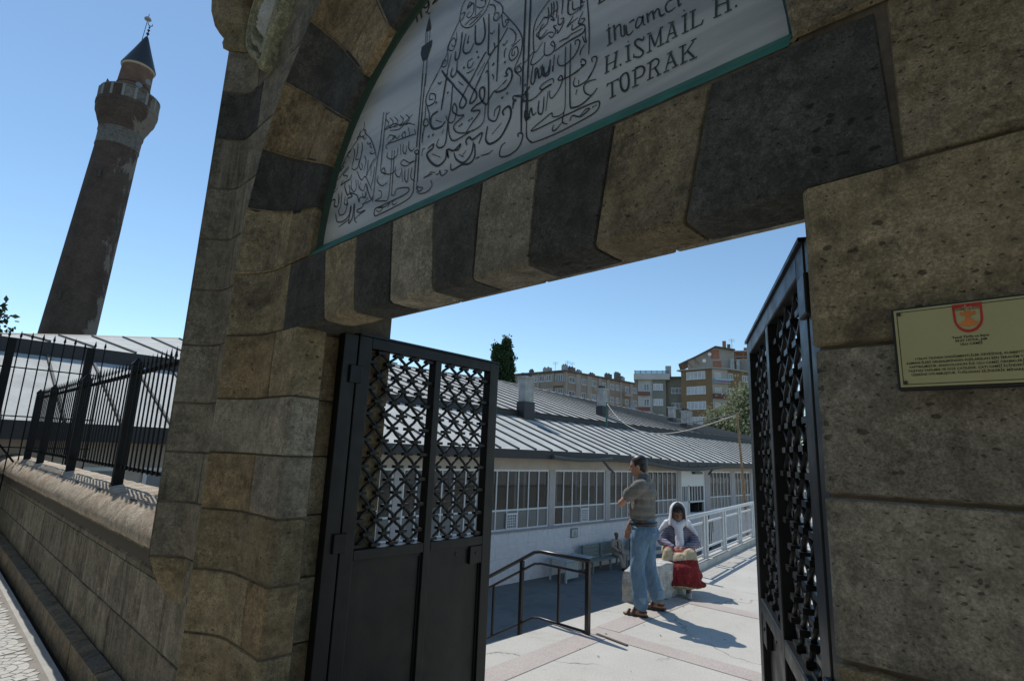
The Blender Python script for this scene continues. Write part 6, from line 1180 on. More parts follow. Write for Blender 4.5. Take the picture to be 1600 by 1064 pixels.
# ================================================================== PLAQUE
pq = thing('wall_plaque', 'brass coloured plaque with red emblem and dark lettering on the right pier', 'plaque', (-.09, 0, 1.92))
PX0, PX1, PZ0, PZ1 = -.187, .036, 1.841, 1.993
MB().box(PX0, PX1, -.028, -.004, PZ0, PZ1).build('backing_board', plain('board_black', (.012, .014, .014), .5), pq, bevel=.002)
BRASS = plain('plaque_brass', (.46, .43, .22), .38, .25, var=.06, sc=4)
MB().box(PX0 + .005, PX1 - .005, -.031, -.0281, PZ0 + .005, PZ1 - .004).build('plate', BRASS, pq)
PINK_ = plain('plaque_ink', (.012, .014, .01), .6)
mb = MB(); y = -.0314
for a, b, c_, d_ in ((PX0 + .009, PX1 - .009, PZ0 + .009, PZ0 + .0102), (PX0 + .009, PX1 - .009, PZ1 - .0092, PZ1 - .008), (PX0 + .009, PX0 + .0102, PZ0 + .0102, PZ1 - .0092), (PX1 - .0102, PX1 - .009, PZ0 + .0102, PZ1 - .0092)): mb.add([(a, y, c_), (b, y, c_), (b, y, d_), (a, y, d_)], [(0, 1, 2, 3)])
mb.build('border_line', PINK_, pq)
for x in (PX0 + .013, PX1 - .013):
    for z in (PZ0 + .013, PZ1 - .012):
        MB().tube([(x, -.0311, z), (x, -.034, z)], .0032, 10).build('screw', INTERD, pq)
def text(body, x, z, size, mat, name='lettering', bold=.0, parent=pq, ysurf=-.0315):
    cu = bpy.data.curves.new(name, 'FONT'); cu.body = body; cu.size = size; cu.align_x = 'CENTER'; cu.align_y = 'CENTER'; cu.offset = bold; cu.resolution_u = 2
    o = bpy.data.objects.new(name, cu); COL.objects.link(o); o.rotation_euler = (math.pi / 2, 0, 0); o.location = (x, ysurf, z)
    dg = bpy.context.evaluated_depsgraph_get(); me = bpy.data.meshes.new_from_object(o.evaluated_get(dg)); mw = o.matrix_basis.copy()
    bpy.data.objects.remove(o); me.transform(mw); me.materials.clear(); me.materials.append(mat)
    q = bpy.data.objects.new(name, me); COL.objects.link(q); attach(q, parent); return q
CXP = (PX0 + PX1) / 2
for i, (s, z) in enumerate((('Tescil Tarihi ve Sayısı', 1.9285), ('09.07.1977/A. 648', 1.9222), ('ULU CAMİİ', 1.9158))): text(s, CXP, z, .0058, PINK_, bold=.00012)
for i, s in enumerate(('1196-97 YILINDA DANİŞMENTLİLER DEVRİNDE, KUBBETTİN BEY', 'ZAMANI İLERİ GELENLERİNDEN KIZILARSLAN BİN İBRAHİM TARAFINDAN', 'YAPTIRILMIŞTIR. ANADOLUNUN İLK ULU CAMİİ ÖRNEKLERİNDENDİR.', 'TAŞTAN YAPILMIŞ VE DÜZ ÇATILIDIR. ÇATI CAMİİ İÇİNDEKİ SÜTUNLAR', 'ÜZERİNE OTURMUŞTUR. TUĞLADAN SİLİNDİRİK MİNARESİ VARDIR.')):
    text(s, CXP, 1.8955 - i * .0071, .0056, PINK_, bold=.0001)
RED = plain('emblem_red', (.45, .03, .02), .5); ORA = plain('emblem_orange', (.65, .20, .04), .5)
def shield(k_, dz=0): 
    w, h0, h1 = .0205 * k_, .0235 * k_, .028 * k_; return [(-w, h0), (w, h0), (w * .98, -h1 * .1)] + [(w * .98 * math.cos(a), -h1 * .1 - h1 * .9 * math.sin(a)) for a in frange(.1, math.pi - .1, 10)] + [(-w * .98, -h1 * .1)]
def flat(poly, cx, cz, y, name, mat):
    m = MB(); m.add([(cx + x, y, cz + z) for x, z in poly], [tuple(range(len(poly)))]); return m.build(name, mat, pq)
EZ = 1.9635
o_, i_ = shield(1.), shield(.82); m = MB(); nn = len(o_)
m.add([(CXP + x, -.0316, EZ + z) for x, z in o_] + [(CXP + x, -.0316, EZ + z) for x, z in i_], [(i, (i + 1) % nn, nn + (i + 1) % nn, nn + i) for i in range(nn)])
m.build('emblem_shield', RED, pq)
flat([(-.0195, .0165), (-.006, .0165), (-.006, .021), (-.0195, .021)], CXP, EZ, -.0318, 'emblem_bar', RED); flat([(.006, .0165), (.0195, .0165), (.0195, .021), (.006, .021)], CXP, EZ, -.0318, 'emblem_bar', RED)
flat([(-.0052, .0172), (.0052, .0172), (.0052, .0215), (-.0052, .0215)], CXP, EZ, -.0319, 'emblem_flag', RED)
cr_ = [(.0016 * math.cos(a) - .0015, .0193 + .0016 * math.sin(a)) for a in frange(.7, 5.58, 10)] + [(.00125 * math.cos(a) - .0010, .0193 + .00125 * math.sin(a)) for a in frange(5.4, .88, 10)]
flat(cr_, CXP, EZ, -.0321, 'crescent', WINF)
text('KAYSERİ VALİLİĞİ', CXP, EZ + .0138, .0042, PINK_, bold=.00008)
eagle = [(-.001, .010), (-.0035, .0118), (-.0052, .0102), (-.0036, .0098), (-.0028, .0082), (-.0052, .0075), (-.0100, .0100), (-.0112, .0060), (-.0098, .0062), (-.0102, .0030), (-.0086, .0040), (-.0082, .0012), (-.0066, .0028), (-.0046, .0022), (-.0030, .0005), (-.0034, -.0030), (0, -.0022)]
eg = eagle + [(-x, z) for x, z in reversed(eagle[:-1])]
flat(eg, CXP, EZ, -.0320, 'emblem_eagle', ORA)
flat([(-.0128, -.0125), (-.0125, -.0110), (-.006, -.0065), (-.002, -.0030), (0, -.0018), (.002, -.0030), (.006, -.0065), (.0125, -.0110), (.0128, -.0125), (.008, -.0155), (0, -.0172), (-.008, -.0155)], CXP, EZ, -.0319, 'emblem_mountain', ORA)
for i in range(3): flat([(-.0014 + (i - 1) * .0045, -.0142), (.0014 + (i - 1) * .0045, -.0142), ((i - 1) * .0045, -.0125)], CXP, EZ, -.0322, 'emblem_mark', BRASS)
# ================================================================== PEOPLE
def cap(p, q, r0, r1, n=14):
    p, q = Vector(p), Vector(q); d = q - p; L = max(d.length, 1e-4); pts = []; R = []
    for a in frange(-math.pi / 2, 0, 4): pts.append(p + d / L * (r0 * math.sin(a))); R.append(max(r0 * math.cos(a), .0008))
    for a in frange(0, math.pi / 2, 4): pts.append(q + d / L * (r1 * math.sin(a))); R.append(max(r1 * math.cos(a), .0008))
    return ('t', pts, R, n)
def ell(c, r, rot=(0, 0, 0)): return ('e', Vector(c), r, rot)
from mathutils import Euler
def solid(name, prims, mat, parent, M, voxel=.01, smooth=4, wr=0, wsc=14, wz=.35, label=None):
    mb = MB()
    for p in prims:
        if p[0] == 't': mb.tube(p[1], p[2], p[3])
        elif p[0] == 'c': mb.add(p[1], p[2])
        else:
            _, c_, r, rot = p; E = Euler(rot).to_matrix(); vs = []; nu, nv = 16, 10
            for j in range(nv + 1):
                a = math.pi * j / nv
                for i in range(nu):
                    b = 2 * math.pi * i / nu; vs.append(c_ + E @ Vector((r[0] * max(math.sin(a), .002) * math.cos(b), r[1] * max(math.sin(a), .002) * math.sin(b), r[2] * math.cos(a))))
            mb.add(vs, [(j * nu + i, j * nu + (i + 1) % nu, (j + 1) * nu + (i + 1) % nu, (j + 1) * nu + i) for j in range(nv) for i in range(nu)] + [tuple(range(nu))[::-1], tuple(nv * nu + i for i in range(nu))])
    tmp = bpy.data.objects.new('tmp', mb.mesh('tmp', mat)); COL.objects.link(tmp)
    rm = tmp.modifiers.new('r', 'REMESH'); rm.mode = 'VOXEL'; rm.voxel_size = voxel
    me = bpy.data.meshes.new_from_object(tmp.evaluated_get(bpy.context.evaluated_depsgraph_get())); bpy.data.objects.remove(tmp)
    bm = bmesh.new(); bm.from_mesh(me)
    for _ in range(smooth): bmesh.ops.smooth_vert(bm, verts=bm.verts, factor=.5, use_axis_x=True, use_axis_y=True, use_axis_z=True)
    bm.normal_update()
    if wr:
        for v in bm.verts:
            c_ = v.co; w = noise.noise(Vector((c_.x * wsc, c_.y * wsc, c_.z * wsc * wz))) + .5 * noise.noise(Vector((c_.x * wsc * 2.3, c_.y * wsc * 2.3, c_.z * wsc * 2.3 * wz + 9)))
            v.co = c_ + v.normal * wr * w
    bm.to_mesh(me); bm.free(); me.transform(M); me.materials.clear(); me.materials.append(mat); me.polygons.foreach_set('use_smooth', [True] * len(me.polygons)); me.name = name
    o = bpy.data.objects.new(name, me); COL.objects.link(o); attach(o, parent)
    if label: o['label'] = label
    return o
def hand(w, d, pn, side, curl=.5, L=.175):
    """w wrist, d pointing direction, pn palm-side normal; side +1/-1 puts the thumb"""
    w = Vector(w); d = Vector(d).normalized(); pn = Vector(pn); pn = (pn - d * pn.dot(d)).normalized(); a = d.cross(pn) * side
    pr = [ell(w + d * .045, (.034, .034, .034)), cap(w - d * .01, w + d * .03, .024, .03)]
    for i, (ln, off) in enumerate(((.072, .030), (.082, .010), (.077, -.010), (.060, -.029))):
        k0 = w + d * (.085 - abs(off) * .15) + a * off; c1 = curl * .7; dir1 = (d * math.cos(c1) + pn * math.sin(c1)); c2 = curl * 1.6; dir2 = (d * math.cos(c2) + pn * math.sin(c2))
        k1 = k0 + dir1 * ln * .5; k2 = k1 + dir2 * ln * .5
        pr += [cap(w + d * .03 + a * off * .7, k0, .012, .0105, 8), cap(k0, k1, .0105, .0092, 8), cap(k1, k2, .0092, .0075, 8)]
    t0 = w + d * .022 + a * .024; t1 = w + d * .062 + a * .052 + pn * .012; t2 = t1 + d * .03 + pn * .014 + a * .004
    return pr + [cap(t0, t1, .014, .0115, 8), cap(t1, t2, .0115, .008, 8)]
def head(c, f, up=(0, 0, 1), k=1.):
    """head prims; c = head centre, f = facing"""
    c = Vector(c); f = Vector(f).normalized(); up = Vector(up); up = (up - f * up.dot(f)).normalized(); l = up.cross(f)
    P = lambda x, y, z: c + (f * x + l * y + up * z) * k
    rot = Matrix((f, l, up)).transposed().to_euler()
    pr = [ell(P(-.008, 0, .028), (.096 * k, .076 * k, .094 * k), rot), ell(P(.018, 0, -.038), (.070 * k, .062 * k, .085 * k), rot), ell(P(.058, 0, -.088), (.026 * k, .030 * k, .022 * k), rot),
          cap(P(.084, 0, .018), P(.112, 0, -.024), .010 * k, .014 * k, 8), ell(P(.100, .011, -.028), (.010 * k, .009 * k, .008 * k), rot), ell(P(.100, -.011, -.028), (.010 * k, .009 * k, .008 * k), rot),
          ell(P(.078, 0, -.056), (.016 * k, .022 * k, .007 * k), rot), ell(P(.076, 0, -.066), (.015 * k, .019 * k, .007 * k), rot),
          ell(P(.070, .032, .026), (.020 * k, .026 * k, .009 * k), rot), ell(P(.070, -.032, .026), (.020 * k, .026 * k, .009 * k), rot),
          ell(P(.052, .042, -.022), (.026 * k, .020 * k, .020 * k), rot), ell(P(.052, -.042, -.022), (.026 * k, .020 * k, .020 * k), rot)]
    for s in (1, -1): pr += [ell(P(-.006, .078 * s, -.008), (.020 * k, .010 * k, .033 * k), rot)]
    return pr, P, rot
SKIN = plain('skin_tan', (.40, .225, .15), .55, var=.1, sc=25, spec=.3); SKIND = plain('skin_dark', (.22, .12, .08), .55, var=.12, sc=25, spec=.3)
HAIR = plain('hair_black', (.018, .014, .012), .45, var=.5, sc=60)
k = NT('denim'); v = k.vec(rand=False); k.bump(k.noise(v, 300, 2), .2, .001)
DEN = k.out(k.mix(.35, k.ramp(k.noise(v, 7, 6, .65), (.3, (.085, .155, .235)), (.7, (.145, .235, .33))), k.ramp(k.noise(k.vec((120, 120, 14), False), 3, 3), (.3, .25), (.7, .75)), 'OVERLAY'), .9)
DENL = plain('denim_turnup', (.20, .29, .37), .9, var=.15, sc=20)
k = NT('shirt_striped_grey'); v = k.vec(rand=False); wv = k.n.new('ShaderNodeTexWave'); wv.bands_direction = 'Z'; k.l.new(v, wv.inputs['Vector']); wv.inputs['Scale'].default_value = 3.6; wv.inputs['Distortion'].default_value = .8
SHIRT = k.out(k.mix(k.ramp(wv.outputs['Fac'], (.86, 0.), (.93, .55)), k.ramp(k.noise(v, 8, 6), (.3, (.135, .127, .112)), (.7, (.175, .166, .148))), (.20, .19, .155)), .9)
LEATHER = plain('dark_leather', (.02, .015, .013), .4, var=.4, sc=20); SANDAL = plain('sandal_brown', (.07, .04, .03), .5, var=.4, sc=20)
def frame(loc, ang): return Matrix.Translation(loc) @ Matrix.Rotation(ang, 4, 'Z')
def eyes(P, k, parent, M):
    for s in (1, -1): solid('eye', [ell(P(.0755, .031 * s, .008), (.010 * k, .014 * k, .008 * k))], HAIR, parent, M, .004, 0)

# ---- standing man (faces +x locally, his left is +y)
MX = frame((-3.46, 4.66, 0), math.radians(192))
man = thing('person', 'standing man in grey striped polo shirt and rolled blue jeans seen from behind', 'person', (-3.46, 4.66, 0))
pel = Vector((0, 0, .93)); hl, hr_ = Vector((.0, .085, .90)), Vector((0, -.085, .90))
kl, al = Vector((.045, .10, .49)), Vector((.005, .10, .085)); kr, ar = Vector((.01, -.19, .50)), Vector((-.08, -.28, .10))
ch_ = Vector((-.01, 0, 1.28)); nk = Vector((.0, 0, 1.475)); hc = Vector((.06, .0, 1.607))
sl, sr_ = Vector((-.02, .185, 1.40)), Vector((-.0, -.185, 1.40))
el_, wl2 = Vector((.185, .24, 1.19)), Vector((.15, -.04, 1.27)); er, wr2 = Vector((.12, -.23, 1.13)), Vector((.235, -.16, .915))
hd, HP, hrot = head(hc, (.985, .12, -.17))
body = [ell((0, 0, .96), (.115, .155, .12)), ell((0, 0, 1.10), (.12, .15, .14)), ell((-.01, 0, 1.27), (.118, .165, .16)), cap((-.02, .12, 1.40), (-.02, -.12, 1.40), .065, .065), cap((-.01, 0, 1.40), hc - Vector((.02, 0, .06)), .062, .056),
        cap(hl, kl, .088, .058), cap(kl, al, .056, .040), cap(hr_, kr, .088, .058), cap(kr, ar, .056, .040), cap(sl, el_, .050, .040), cap(el_, wl2, .040, .027), cap(sr_, er, .050, .040), cap(er, wr2, .040, .027)] + hd
body += hand(wl2, (-.15, -.8, .4), (-.7, -.1, -.3), 1, .6) + hand(wr2, (.18, -.05, -1), (-.2, 1, 0), -1, .35)
for a, s in ((al, .0), (ar, -.02)): body += [cap(a + Vector((-.035, 0, -.045)), a + Vector((.11, .0, -.062)), .036, .030), ell(a + Vector((.14, 0, -.066)), (.055, .044, .020)), cap(a, a + Vector((-.03, 0, -.04)), .042, .034)]
solid('body', body, SKIN, man, MX, .0085, 3); eyes(HP, 1, man, MX)
solid('hair', [ell(HP(-.022, 0, .052), (.098, .081, .085), hrot), ell(HP(-.055, 0, .0), (.060, .074, .082), hrot), ell(HP(-.005, .068, .022), (.035, .014, .040), hrot), ell(HP(-.005, -.068, .022), (.035, .014, .040), hrot)], HAIR, man, MX, .008, 3, .002, 60, 1)
solid('shirt', [ell((.015, 0, 1.115), (.152, .187, .118)), ell((.005, 0, 1.20), (.148, .18, .15)), ell((-.012, 0, 1.31), (.138, .188, .14)), cap((-.025, .14, 1.40), (-.025, -.14, 1.40), .074, .074), cap((-.01, 0, 1.42), (.0, 0, 1.475), .085, .070), cap((0, 0, 1.14), (0, 0, 1.16), .138, .14),
      ell((.0, 0, 1.04), (.152, .183, .042)), cap(sl, lerp(sl, el_, .60), .076, .070), cap(sr_, lerp(sr_, er, .60), .076, .070)], SHIRT, man, MX, .010, 3, .016, 12, .7)
solid('collar', [cap((-.055, .05, 1.475), (-.055, -.05, 1.475), .022, .022), cap((-.055, .05, 1.475), (.03, .065, 1.455), .022, .016), cap((-.055, -.05, 1.475), (.03, -.065, 1.455), .022, .016)], SHIRT, man, MX, .008, 2)
solid('jeans', [ell((-.01, 0, .915), (.138, .172, .11)), ell((-.045, .075, .86), (.105, .095, .12)), ell((-.045, -.075, .86), (.105, .095, .12)), cap((0, 0, .95), (0, 0, .965), .15, .148), ell((0, 0, .965), (.136, .168, .03)), cap(hl - Vector((0, 0, .02)), kl, .110, .085), cap(kl, al + Vector((0, 0, .05)), .084, .080), cap(hr_ - Vector((0, 0, .02)), kr, .110, .085), cap(kr, ar + Vector((.02, 0, .05)), .084, .078)], DEN, man, MX, .010, 3, .016, 13, .45)
for a in (al, ar + Vector((.015, 0, 0))): solid('turnup', [('t', [a + Vector((0, 0, .03)), a + Vector((0, 0, .035)), a + Vector((.002, 0, .13)), a + Vector((.002, 0, .135))], [.066, .076, .078, .070], 18)], DENL, man, MX, .009, 2, .004, 20, 1)
bl_ = MB(); rows = [[(.002 + (.147) * math.cos(t), (.178) * math.sin(t), z) for t in frange(0, 2 * math.pi, 28)] for z in (.958, .998)]; bl_.grid(rows); me = bl_
o = me.build('belt', LEATHER, man, smooth=True); o.data.transform(MX); so_ = o.modifiers.new('s', 'SOLIDIFY'); so_.thickness = .008; so_.offset = 1
pk = MB(); pk.add([(-.152, .03, .925), (-.152, .125, .915), (-.150, .12, .918), (-.150, .03, .93)], [(0, 1, 2, 3)]); pk.tube([(-.149, .025, .90), (-.138, .125, .893)], .003, 6); o = pk.build('pocket_seam', plain('seam_dark', (.03, .05, .09), .9), man); o.data.transform(MX)
for a in (al, ar):
    p = a; s = MB(); ol = [(-.085, .0), (-.07, .038), (0, .040), (.10, .05), (.17, .042), (.205, .0), (.17, -.046), (.10, -.05), (0, -.040), (-.07, -.038)]
    z0 = a.z - .085; s.prism([(a.x + x, a.y + y) for x, y in ol], z0, z0 + .022); o = s.build('sandal_sole', LEATHER, man, bevel=.004); o.data.transform(MX)
    for dx, dz, w in ((.135, .035, .05), (.075, .062, .045)):
        st_ = MB(); st_.tube([(a.x + dx, a.y + .05 * math.cos(t), z0 + .02 + dz * 1.0 * math.sin(t)) for t in frange(0, math.pi, 8)], .013, 6); o = st_.build('sandal_strap', SANDAL, man, smooth=True); o.data.transform(MX)
    st_ = MB(); st_.tube([(a.x - .062 * math.cos(t), a.y + .046 * math.sin(t), z0 + .055) for t in frange(-1.6, 1.6, 8)], .011, 6); o = st_.build('sandal_strap', SANDAL, man, smooth=True); o.data.transform(MX)

# ---- seated woman with white headscarf
WX = frame((-3.84, 6.22, 0), math.radians(-60)) @ Matrix.Scale(.95, 4)
wom = thing('person', 'seated woman in long white headscarf and red skirt with cream bands on the stone block', 'person', (-3.84, 6.22, 0))
hc = Vector((.10, 0, 1.02)); hd, HP, hrot = head(hc, (.97, .08, -.12), k=.95)
kl, kr = Vector((.42, .12, .52)), Vector((.40, -.13, .51)); al, ar = Vector((.50, .10, .10)), Vector((.42, -.12, .09))
el_, er = Vector((.10, .24, .64)), Vector((.10, -.24, .64)); wl2, wr2 = Vector((.30, .07, .585)), Vector((.30, -.06, .58))
body = [ell((0, 0, .52), (.15, .17, .12)), ell((.02, 0, .68), (.12, .15, .17)), cap((.03, .11, .82), (.03, -.11, .82), .06, .06), cap((.03, 0, .84), hc - Vector((.02, 0, .06)), .052, .048), cap((0, .09, .51), kl, .085, .06), cap((0, -.09, .51), kr, .085, .06), cap(kl, al, .055, .036), cap(kr, ar, .055, .036),
        cap((.03, .16, .81), el_, .045, .037), cap(el_, wl2, .037, .025), cap((.03, -.16, .81), er, .045, .037), cap(er, wr2, .037, .025)] + hd
body += hand(wl2, (.5, -.7, -.1), (0, -.2, -1), 1, .45) + hand(wr2, (.55, .6, -.1), (0, .2, -1), -1, .45)
for a in (al, ar): body += [cap(a, a + Vector((.0, 0, -.05)), .036, .034), cap(a + Vector((-.02, 0, -.05)), a + Vector((.12, 0, -.065)), .034, .026)]
solid('body', body, SKIND, wom, WX, .0085, 3); eyes(HP, .95, wom, WX)
solid('hair', [ell(HP(-.008, 0, .055), (.095, .074, .060), hrot)], HAIR, wom, WX, .008, 2)
SCARF = plain('white_scarf', (.72, .72, .74), .85, var=.06, sc=9); CARD = None
k = NT('cardigan_stripes'); v = k.vec(rand=False); wv = k.n.new('ShaderNodeTexWave'); wv.bands_direction = 'Z'; k.l.new(v, wv.inputs['Vector']); wv.inputs['Scale'].default_value = 11; wv.inputs['Distortion'].default_value = 2
CARD = k.out(k.mix(k.ramp(wv.outputs['Fac'], (.3, 0.), (.7, 1.)), (.13, .13, .19), (.26, .24, .29)), .95)
k = NT('skirt_red'); v = k.vec(rand=False); k.bump(k.noise(v, 30, 4), .3, .006)
SKR = k.out(k.mix(k.ramp(k.voro(v, 26), (.10, .55), (.22, 0.)), k.ramp(k.noise(v, 9, 6, .7), (.3, (.13, .008, .010)), (.7, (.27, .02, .022))), (.34, .20, .09)), .9)
k = NT('skirt_cream'); v = k.vec(rand=False)
SKC = k.out(k.mix(k.ramp(k.voro(v, 22), (.25, .6), (.4, 0.)), k.ramp(k.noise(v, 12, 6), (.3, (.42, .35, .22)), (.7, (.56, .49, .34))), (.25, .15, .08)), .9)
# scarf: hood with open face, throat wrap, two hanging ends
sc = MB(); rows = []
for j in range(13):
    ph = lerp(.12, 2.75, j / 12); r = []
    for i in range(25):
        t = lerp(-2.15, 2.15, i / 24)   # angle round the head, back = 0
        rad = .118 + .012 * math.sin(ph) + .004 * noise.noise((t * 3, ph * 3, 1)); z = math.cos(ph)
        x = -math.cos(t) * rad * (math.sin(ph) if j < 7 else 1) * .98; y = math.sin(t) * rad * (math.sin(ph) if j < 7 else 1) * .86
        zz = z * .125 + .055 if j < 7 else .055 - (j - 6) * .036
        if j >= 7: y *= 1 + (j - 7) * .05; x = x * (1 + .03 * (j - 7)) 
        r.append(HP(x, y, zz))
    rows.append(r)
sc.grid(rows); o = sc.build('headscarf', SCARF, wom, smooth=True); o.data.transform(WX); so_ = o.modifiers.new('s', 'SOLIDIFY'); so_.thickness = .012; so_.offset = 1; ss_ = o.modifiers.new('ss', 'SUBSURF'); ss_.levels = 1; ss_.render_levels = 1
solid('headscarf_end', [cap((.10, .10, .93), (.165, .0, .86), .045, .055), cap((.09, -.10, .93), (.165, -.01, .86), .045, .055), cap((.165, 0, .86), (.19, .01, .72), .06, .06), cap((.19, .01, .72), (.23, .015, .60), .06, .06), cap((.04, -.15, .88), (.06, -.25, .78), .06, .03), ell((.17, 0, .86), (.045, .06, .045)), cap((.02, .14, .90), (.0, .22, .80), .05, .02), cap((-.05, .02, .95), (-.07, .0, .80), .10, .07), cap((.05, .12, .90), (.11, .26, .76), .05, .02)], SCARF, wom, WX, .010, 3, .006, 20, .4)
solid('cardigan', [ell((.01, 0, .62), (.155, .185, .13)), ell((.02, 0, .74), (.138, .175, .12)), cap((.02, .13, .82), (.02, -.13, .82), .072, .072), cap((.02, .17, .80), el_, .066, .058), cap(el_, lerp(el_, wl2, .85), .058, .045), cap((.02, -.17, .80), er, .066, .058), cap(er, lerp(er, wr2, .85), .058, .045)], CARD, wom, WX, .010, 3, .014, 14, .8)
solid('vest', [ell((.06, 0, .72), (.115, .09, .15))], plain('vest_brown', (.16, .12, .08), .9), wom, WX, .011, 3)
def skirt_pt(t, q):   # t 0..1 down the cloth from lap to hem, q across
    return None
sk = [ell((0, 0, .50), (.17, .20, .10)), cap((0, .09, .51), kl + Vector((0, .02, .01)), .10, .085), cap((0, -.09, .51), kr + Vector((0, -.02, .01)), .10, .085), ell((.28, 0, .51), (.20, .16, .07)), cap(kl + Vector((.0, .02, .0)), (.52, .17, .20), .085, .09), cap(kr + Vector((0, -.02, 0)), (.48, -.18, .20), .085, .09), ell((.45, 0, .38), (.09, .21, .16)), ell((.48, 0, .28), (.13, .29, .16)), ell((.49, 0, .17), (.15, .34, .07))]
SKN = solid('skirt', sk, SKR, wom, WX, .010, 5, .013, 15, .2).name
sko = bpy.data.objects[SKN]; sko.data.materials.append(SKC); WI = WX.inverted()
for p in sko.data.polygons:
    c_ = WI @ p.center; n_ = noise.noise(c_ * 9) * .012
    if c_.z < .150 + n_ or (c_.x > .43 and c_.z > .455 + n_ + c_.y * .12): p.material_index = 1
solid('hip_wrap', [ell((-.05, -.12, .53), (.12, .10, .09)), ell((.02, -.19, .51), (.12, .045, .075))], plain('cream_wrap', (.47, .42, .26), .9, var=.2, sc=10), wom, WX, .010, 3, .008, 18, .5)
for a, m_ in ((al, 'a'), (ar, 'b')):
    solid('slipper', [cap(a + Vector((-.035, 0, -.062)), a + Vector((.12, 0, -.068)), .036, .034), ell(a + Vector((.16, 0, -.070)), (.055, .038, .022))], plain('slipper_' + m_, (.36, .34, .34), .45), wom, WX, .008, 2)

# ---- old man on the bench
OX = frame((-13.05, 18.9, ZL), math.radians(-25))
old = thing('person', 'thin old man in pale beige suit sitting on the bench with crossed ankles', 'person', (-13.05, 18.9, ZL))
hc = Vector((.02, 0, 1.225)); hd, HP, hrot = head(hc, (.99, .0, -.12))
kl, kr, al, ar = Vector((.45, .09, .52)), Vector((.45, -.09, .50)), Vector((.52, .05, .10)), Vector((.58, -.06, .10))
el_, er, wl2, wr2 = Vector((.10, .23, .82)), Vector((.10, -.23, .82)), Vector((.30, .06, .66)), Vector((.30, -.06, .65))
body = [ell((0, 0, .55), (.14, .17, .11)), ell((-.01, 0, .80), (.11, .15, .22)), cap((-.01, .12, 1.02), (-.01, -.12, 1.02), .06, .06), cap((0, 0, 1.03), hc - Vector((.02, 0, .06)), .05, .048), cap((0, .09, .52), kl, .08, .055), cap((0, -.09, .52), kr, .08, .055), cap(kl, al, .05, .035), cap(kr, ar, .05, .035), cap((0, .17, 1.0), el_, .045, .037), cap(el_, wl2, .037, .026), cap((0, -.17, 1.0), er, .045, .037), cap(er, wr2, .037, .026)] + hd
body += hand(wl2, (.5, -.6, -.2), (0, 0, -1), 1, .4) + hand(wr2, (.5, .6, -.2), (0, 0, -1), -1, .4)
solid('body', body, SKIND, old, OX, .012, 2)
solid('hair', [ell(HP(-.035, 0, .04), (.085, .080, .075), hrot)], plain('hair_grey', (.10, .09, .085), .7), old, OX, .012, 2)
SUIT = plain('beige_suit', (.38, .34, .27), .9, var=.15, sc=8)
solid('jacket', [ell((.0, 0, .70), (.15, .19, .16)), ell((-.01, 0, .90), (.135, .18, .16)), cap((-.015, .13, 1.02), (-.015, -.13, 1.02), .07, .07), cap((0, .17, 1.0), el_, .066, .055), cap(el_, lerp(el_, wl2, .88), .055, .042), cap((0, -.17, 1.0), er, .066, .055), cap(er, lerp(er, wr2, .88), .055, .042)], SUIT, old, OX, .014, 2, .006, 12, .6)
solid('shirt_front', [cap((.115, 0, 1.0), (.140, 0, .74), .030, .022)], LEATHER, old, OX, .010, 2)
solid('trousers', [ell((0, 0, .54), (.16, .185, .11)), cap((0, .09, .53), kl, .098, .075), cap((0, -.09, .53), kr, .098, .075), cap(kl, al + Vector((0, 0, .04)), .074, .066), cap(kr, ar + Vector((0, 0, .04)), .074, .066)], SUIT, old, OX, .014, 2, .005, 12, .5)
for a in (al, ar): solid('shoe', [cap(a + Vector((-.03, 0, -.06)), a + Vector((.15, 0, -.066)), .04, .034), cap(a, a + Vector((-.02, 0, -.05)), .04, .04)], LEATHER, old, OX, .012, 2)

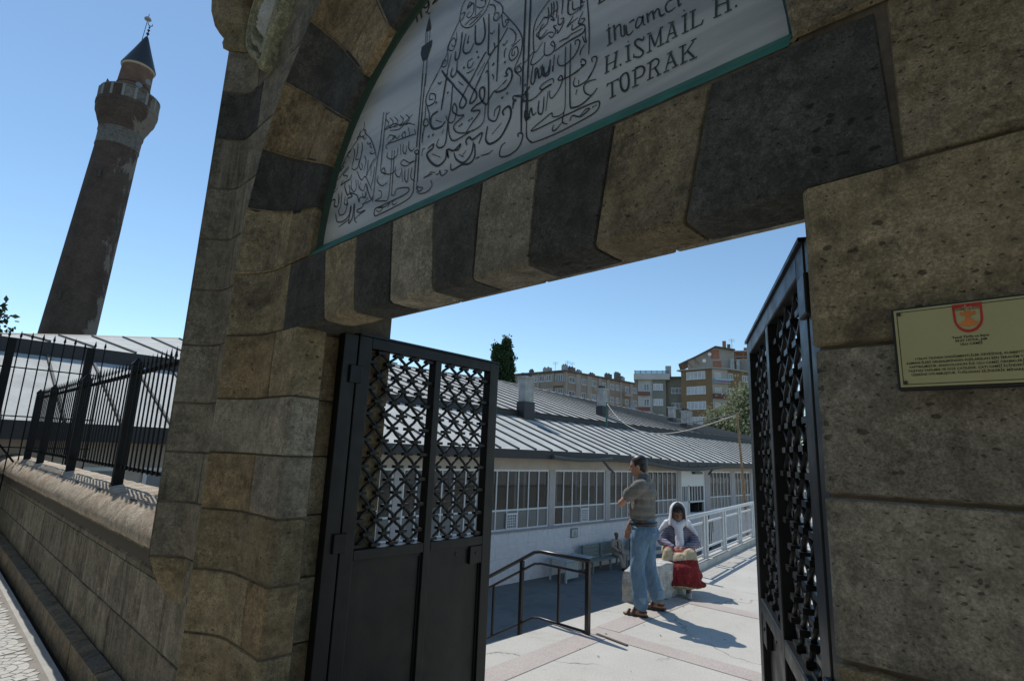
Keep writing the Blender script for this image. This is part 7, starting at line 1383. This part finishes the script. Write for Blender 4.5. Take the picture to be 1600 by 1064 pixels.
# ---- dark figures in the shade
def standing(label, loc, ang, top, bottom, skin, hairm, vox=.016, z0=ZL):
    X = frame((loc[0], loc[1], z0), ang); t = thing('person', label, 'person', (loc[0], loc[1], z0))
    hc = Vector((.02, 0, 1.60)); hd, HP, hrot = head(hc, (1, 0, -.1))
    b = [ell((0, 0, .95), (.11, .15, .12)), ell((0, 0, 1.2), (.11, .15, .22)), cap((0, .13, 1.4), (0, -.13, 1.4), .06, .06), cap((0, 0, 1.4), hc - Vector((.02, 0, .06)), .055, .05)] + hd
    lg = []; arm = []; sh = []
    for s in (1, -1):
        k0, a0 = Vector((.02, .09 * s, .5)), Vector((-.02, .09 * s, .08)); lg += [cap((0, .085 * s, .9), k0, .088, .058), cap(k0, a0, .055, .04)]; sh += [cap(a0 + Vector((-.03, 0, -.04)), a0 + Vector((.15, 0, -.05)), .038, .03)]
        e0, w0 = Vector((-.01, .22 * s, 1.12)), Vector((.10, .20 * s, .90)); arm += [cap((0, .18 * s, 1.38), e0, .05, .04), cap(e0, w0, .04, .028)]; b += hand(w0, (.15, 0, -1), (0, -s, 0), s, .4)
    solid('body', b + lg + arm + sh, skin, t, X, vox, 2); solid('hair', [ell(HP(-.025, 0, .045), (.095, .083, .085), hrot)], hairm, t, X, vox, 2)
    solid('jacket', [ell((0, 0, 1.0), (.14, .175, .14)), ell((0, 0, 1.22), (.135, .175, .2)), cap((0, .14, 1.4), (0, -.14, 1.4), .07, .07)] + [cap(a[1][4], a[1][5], a[2][4] * 1.35, a[2][5] * 1.35) for a in arm], top, t, X, vox, 2, .006, 12, .6)
    solid('trousers', [ell((0, 0, .93), (.135, .17, .11))] + [cap(l[1][4], l[1][5], l[2][4] * 1.25, l[2][5] * 1.45) for l in lg], bottom, t, X, vox, 2, .006, 12, .5)
    return t
NAVY = plain('dark_jacket', (.022, .022, .032), .9, var=.2); CHAR = plain('dark_trousers', (.018, .018, .02), .9)
standing('dark clothed person standing in the shade at the mosque entrance behind the railing', (-12.7, 26.6), math.radians(-60), NAVY, CHAR, SKIND, HAIR)
standing('person in dark jacket seen through the iron lattice of the left gate leaf', (-11.9, 9.3), math.radians(-35), NAVY, CHAR, SKIN, HAIR)
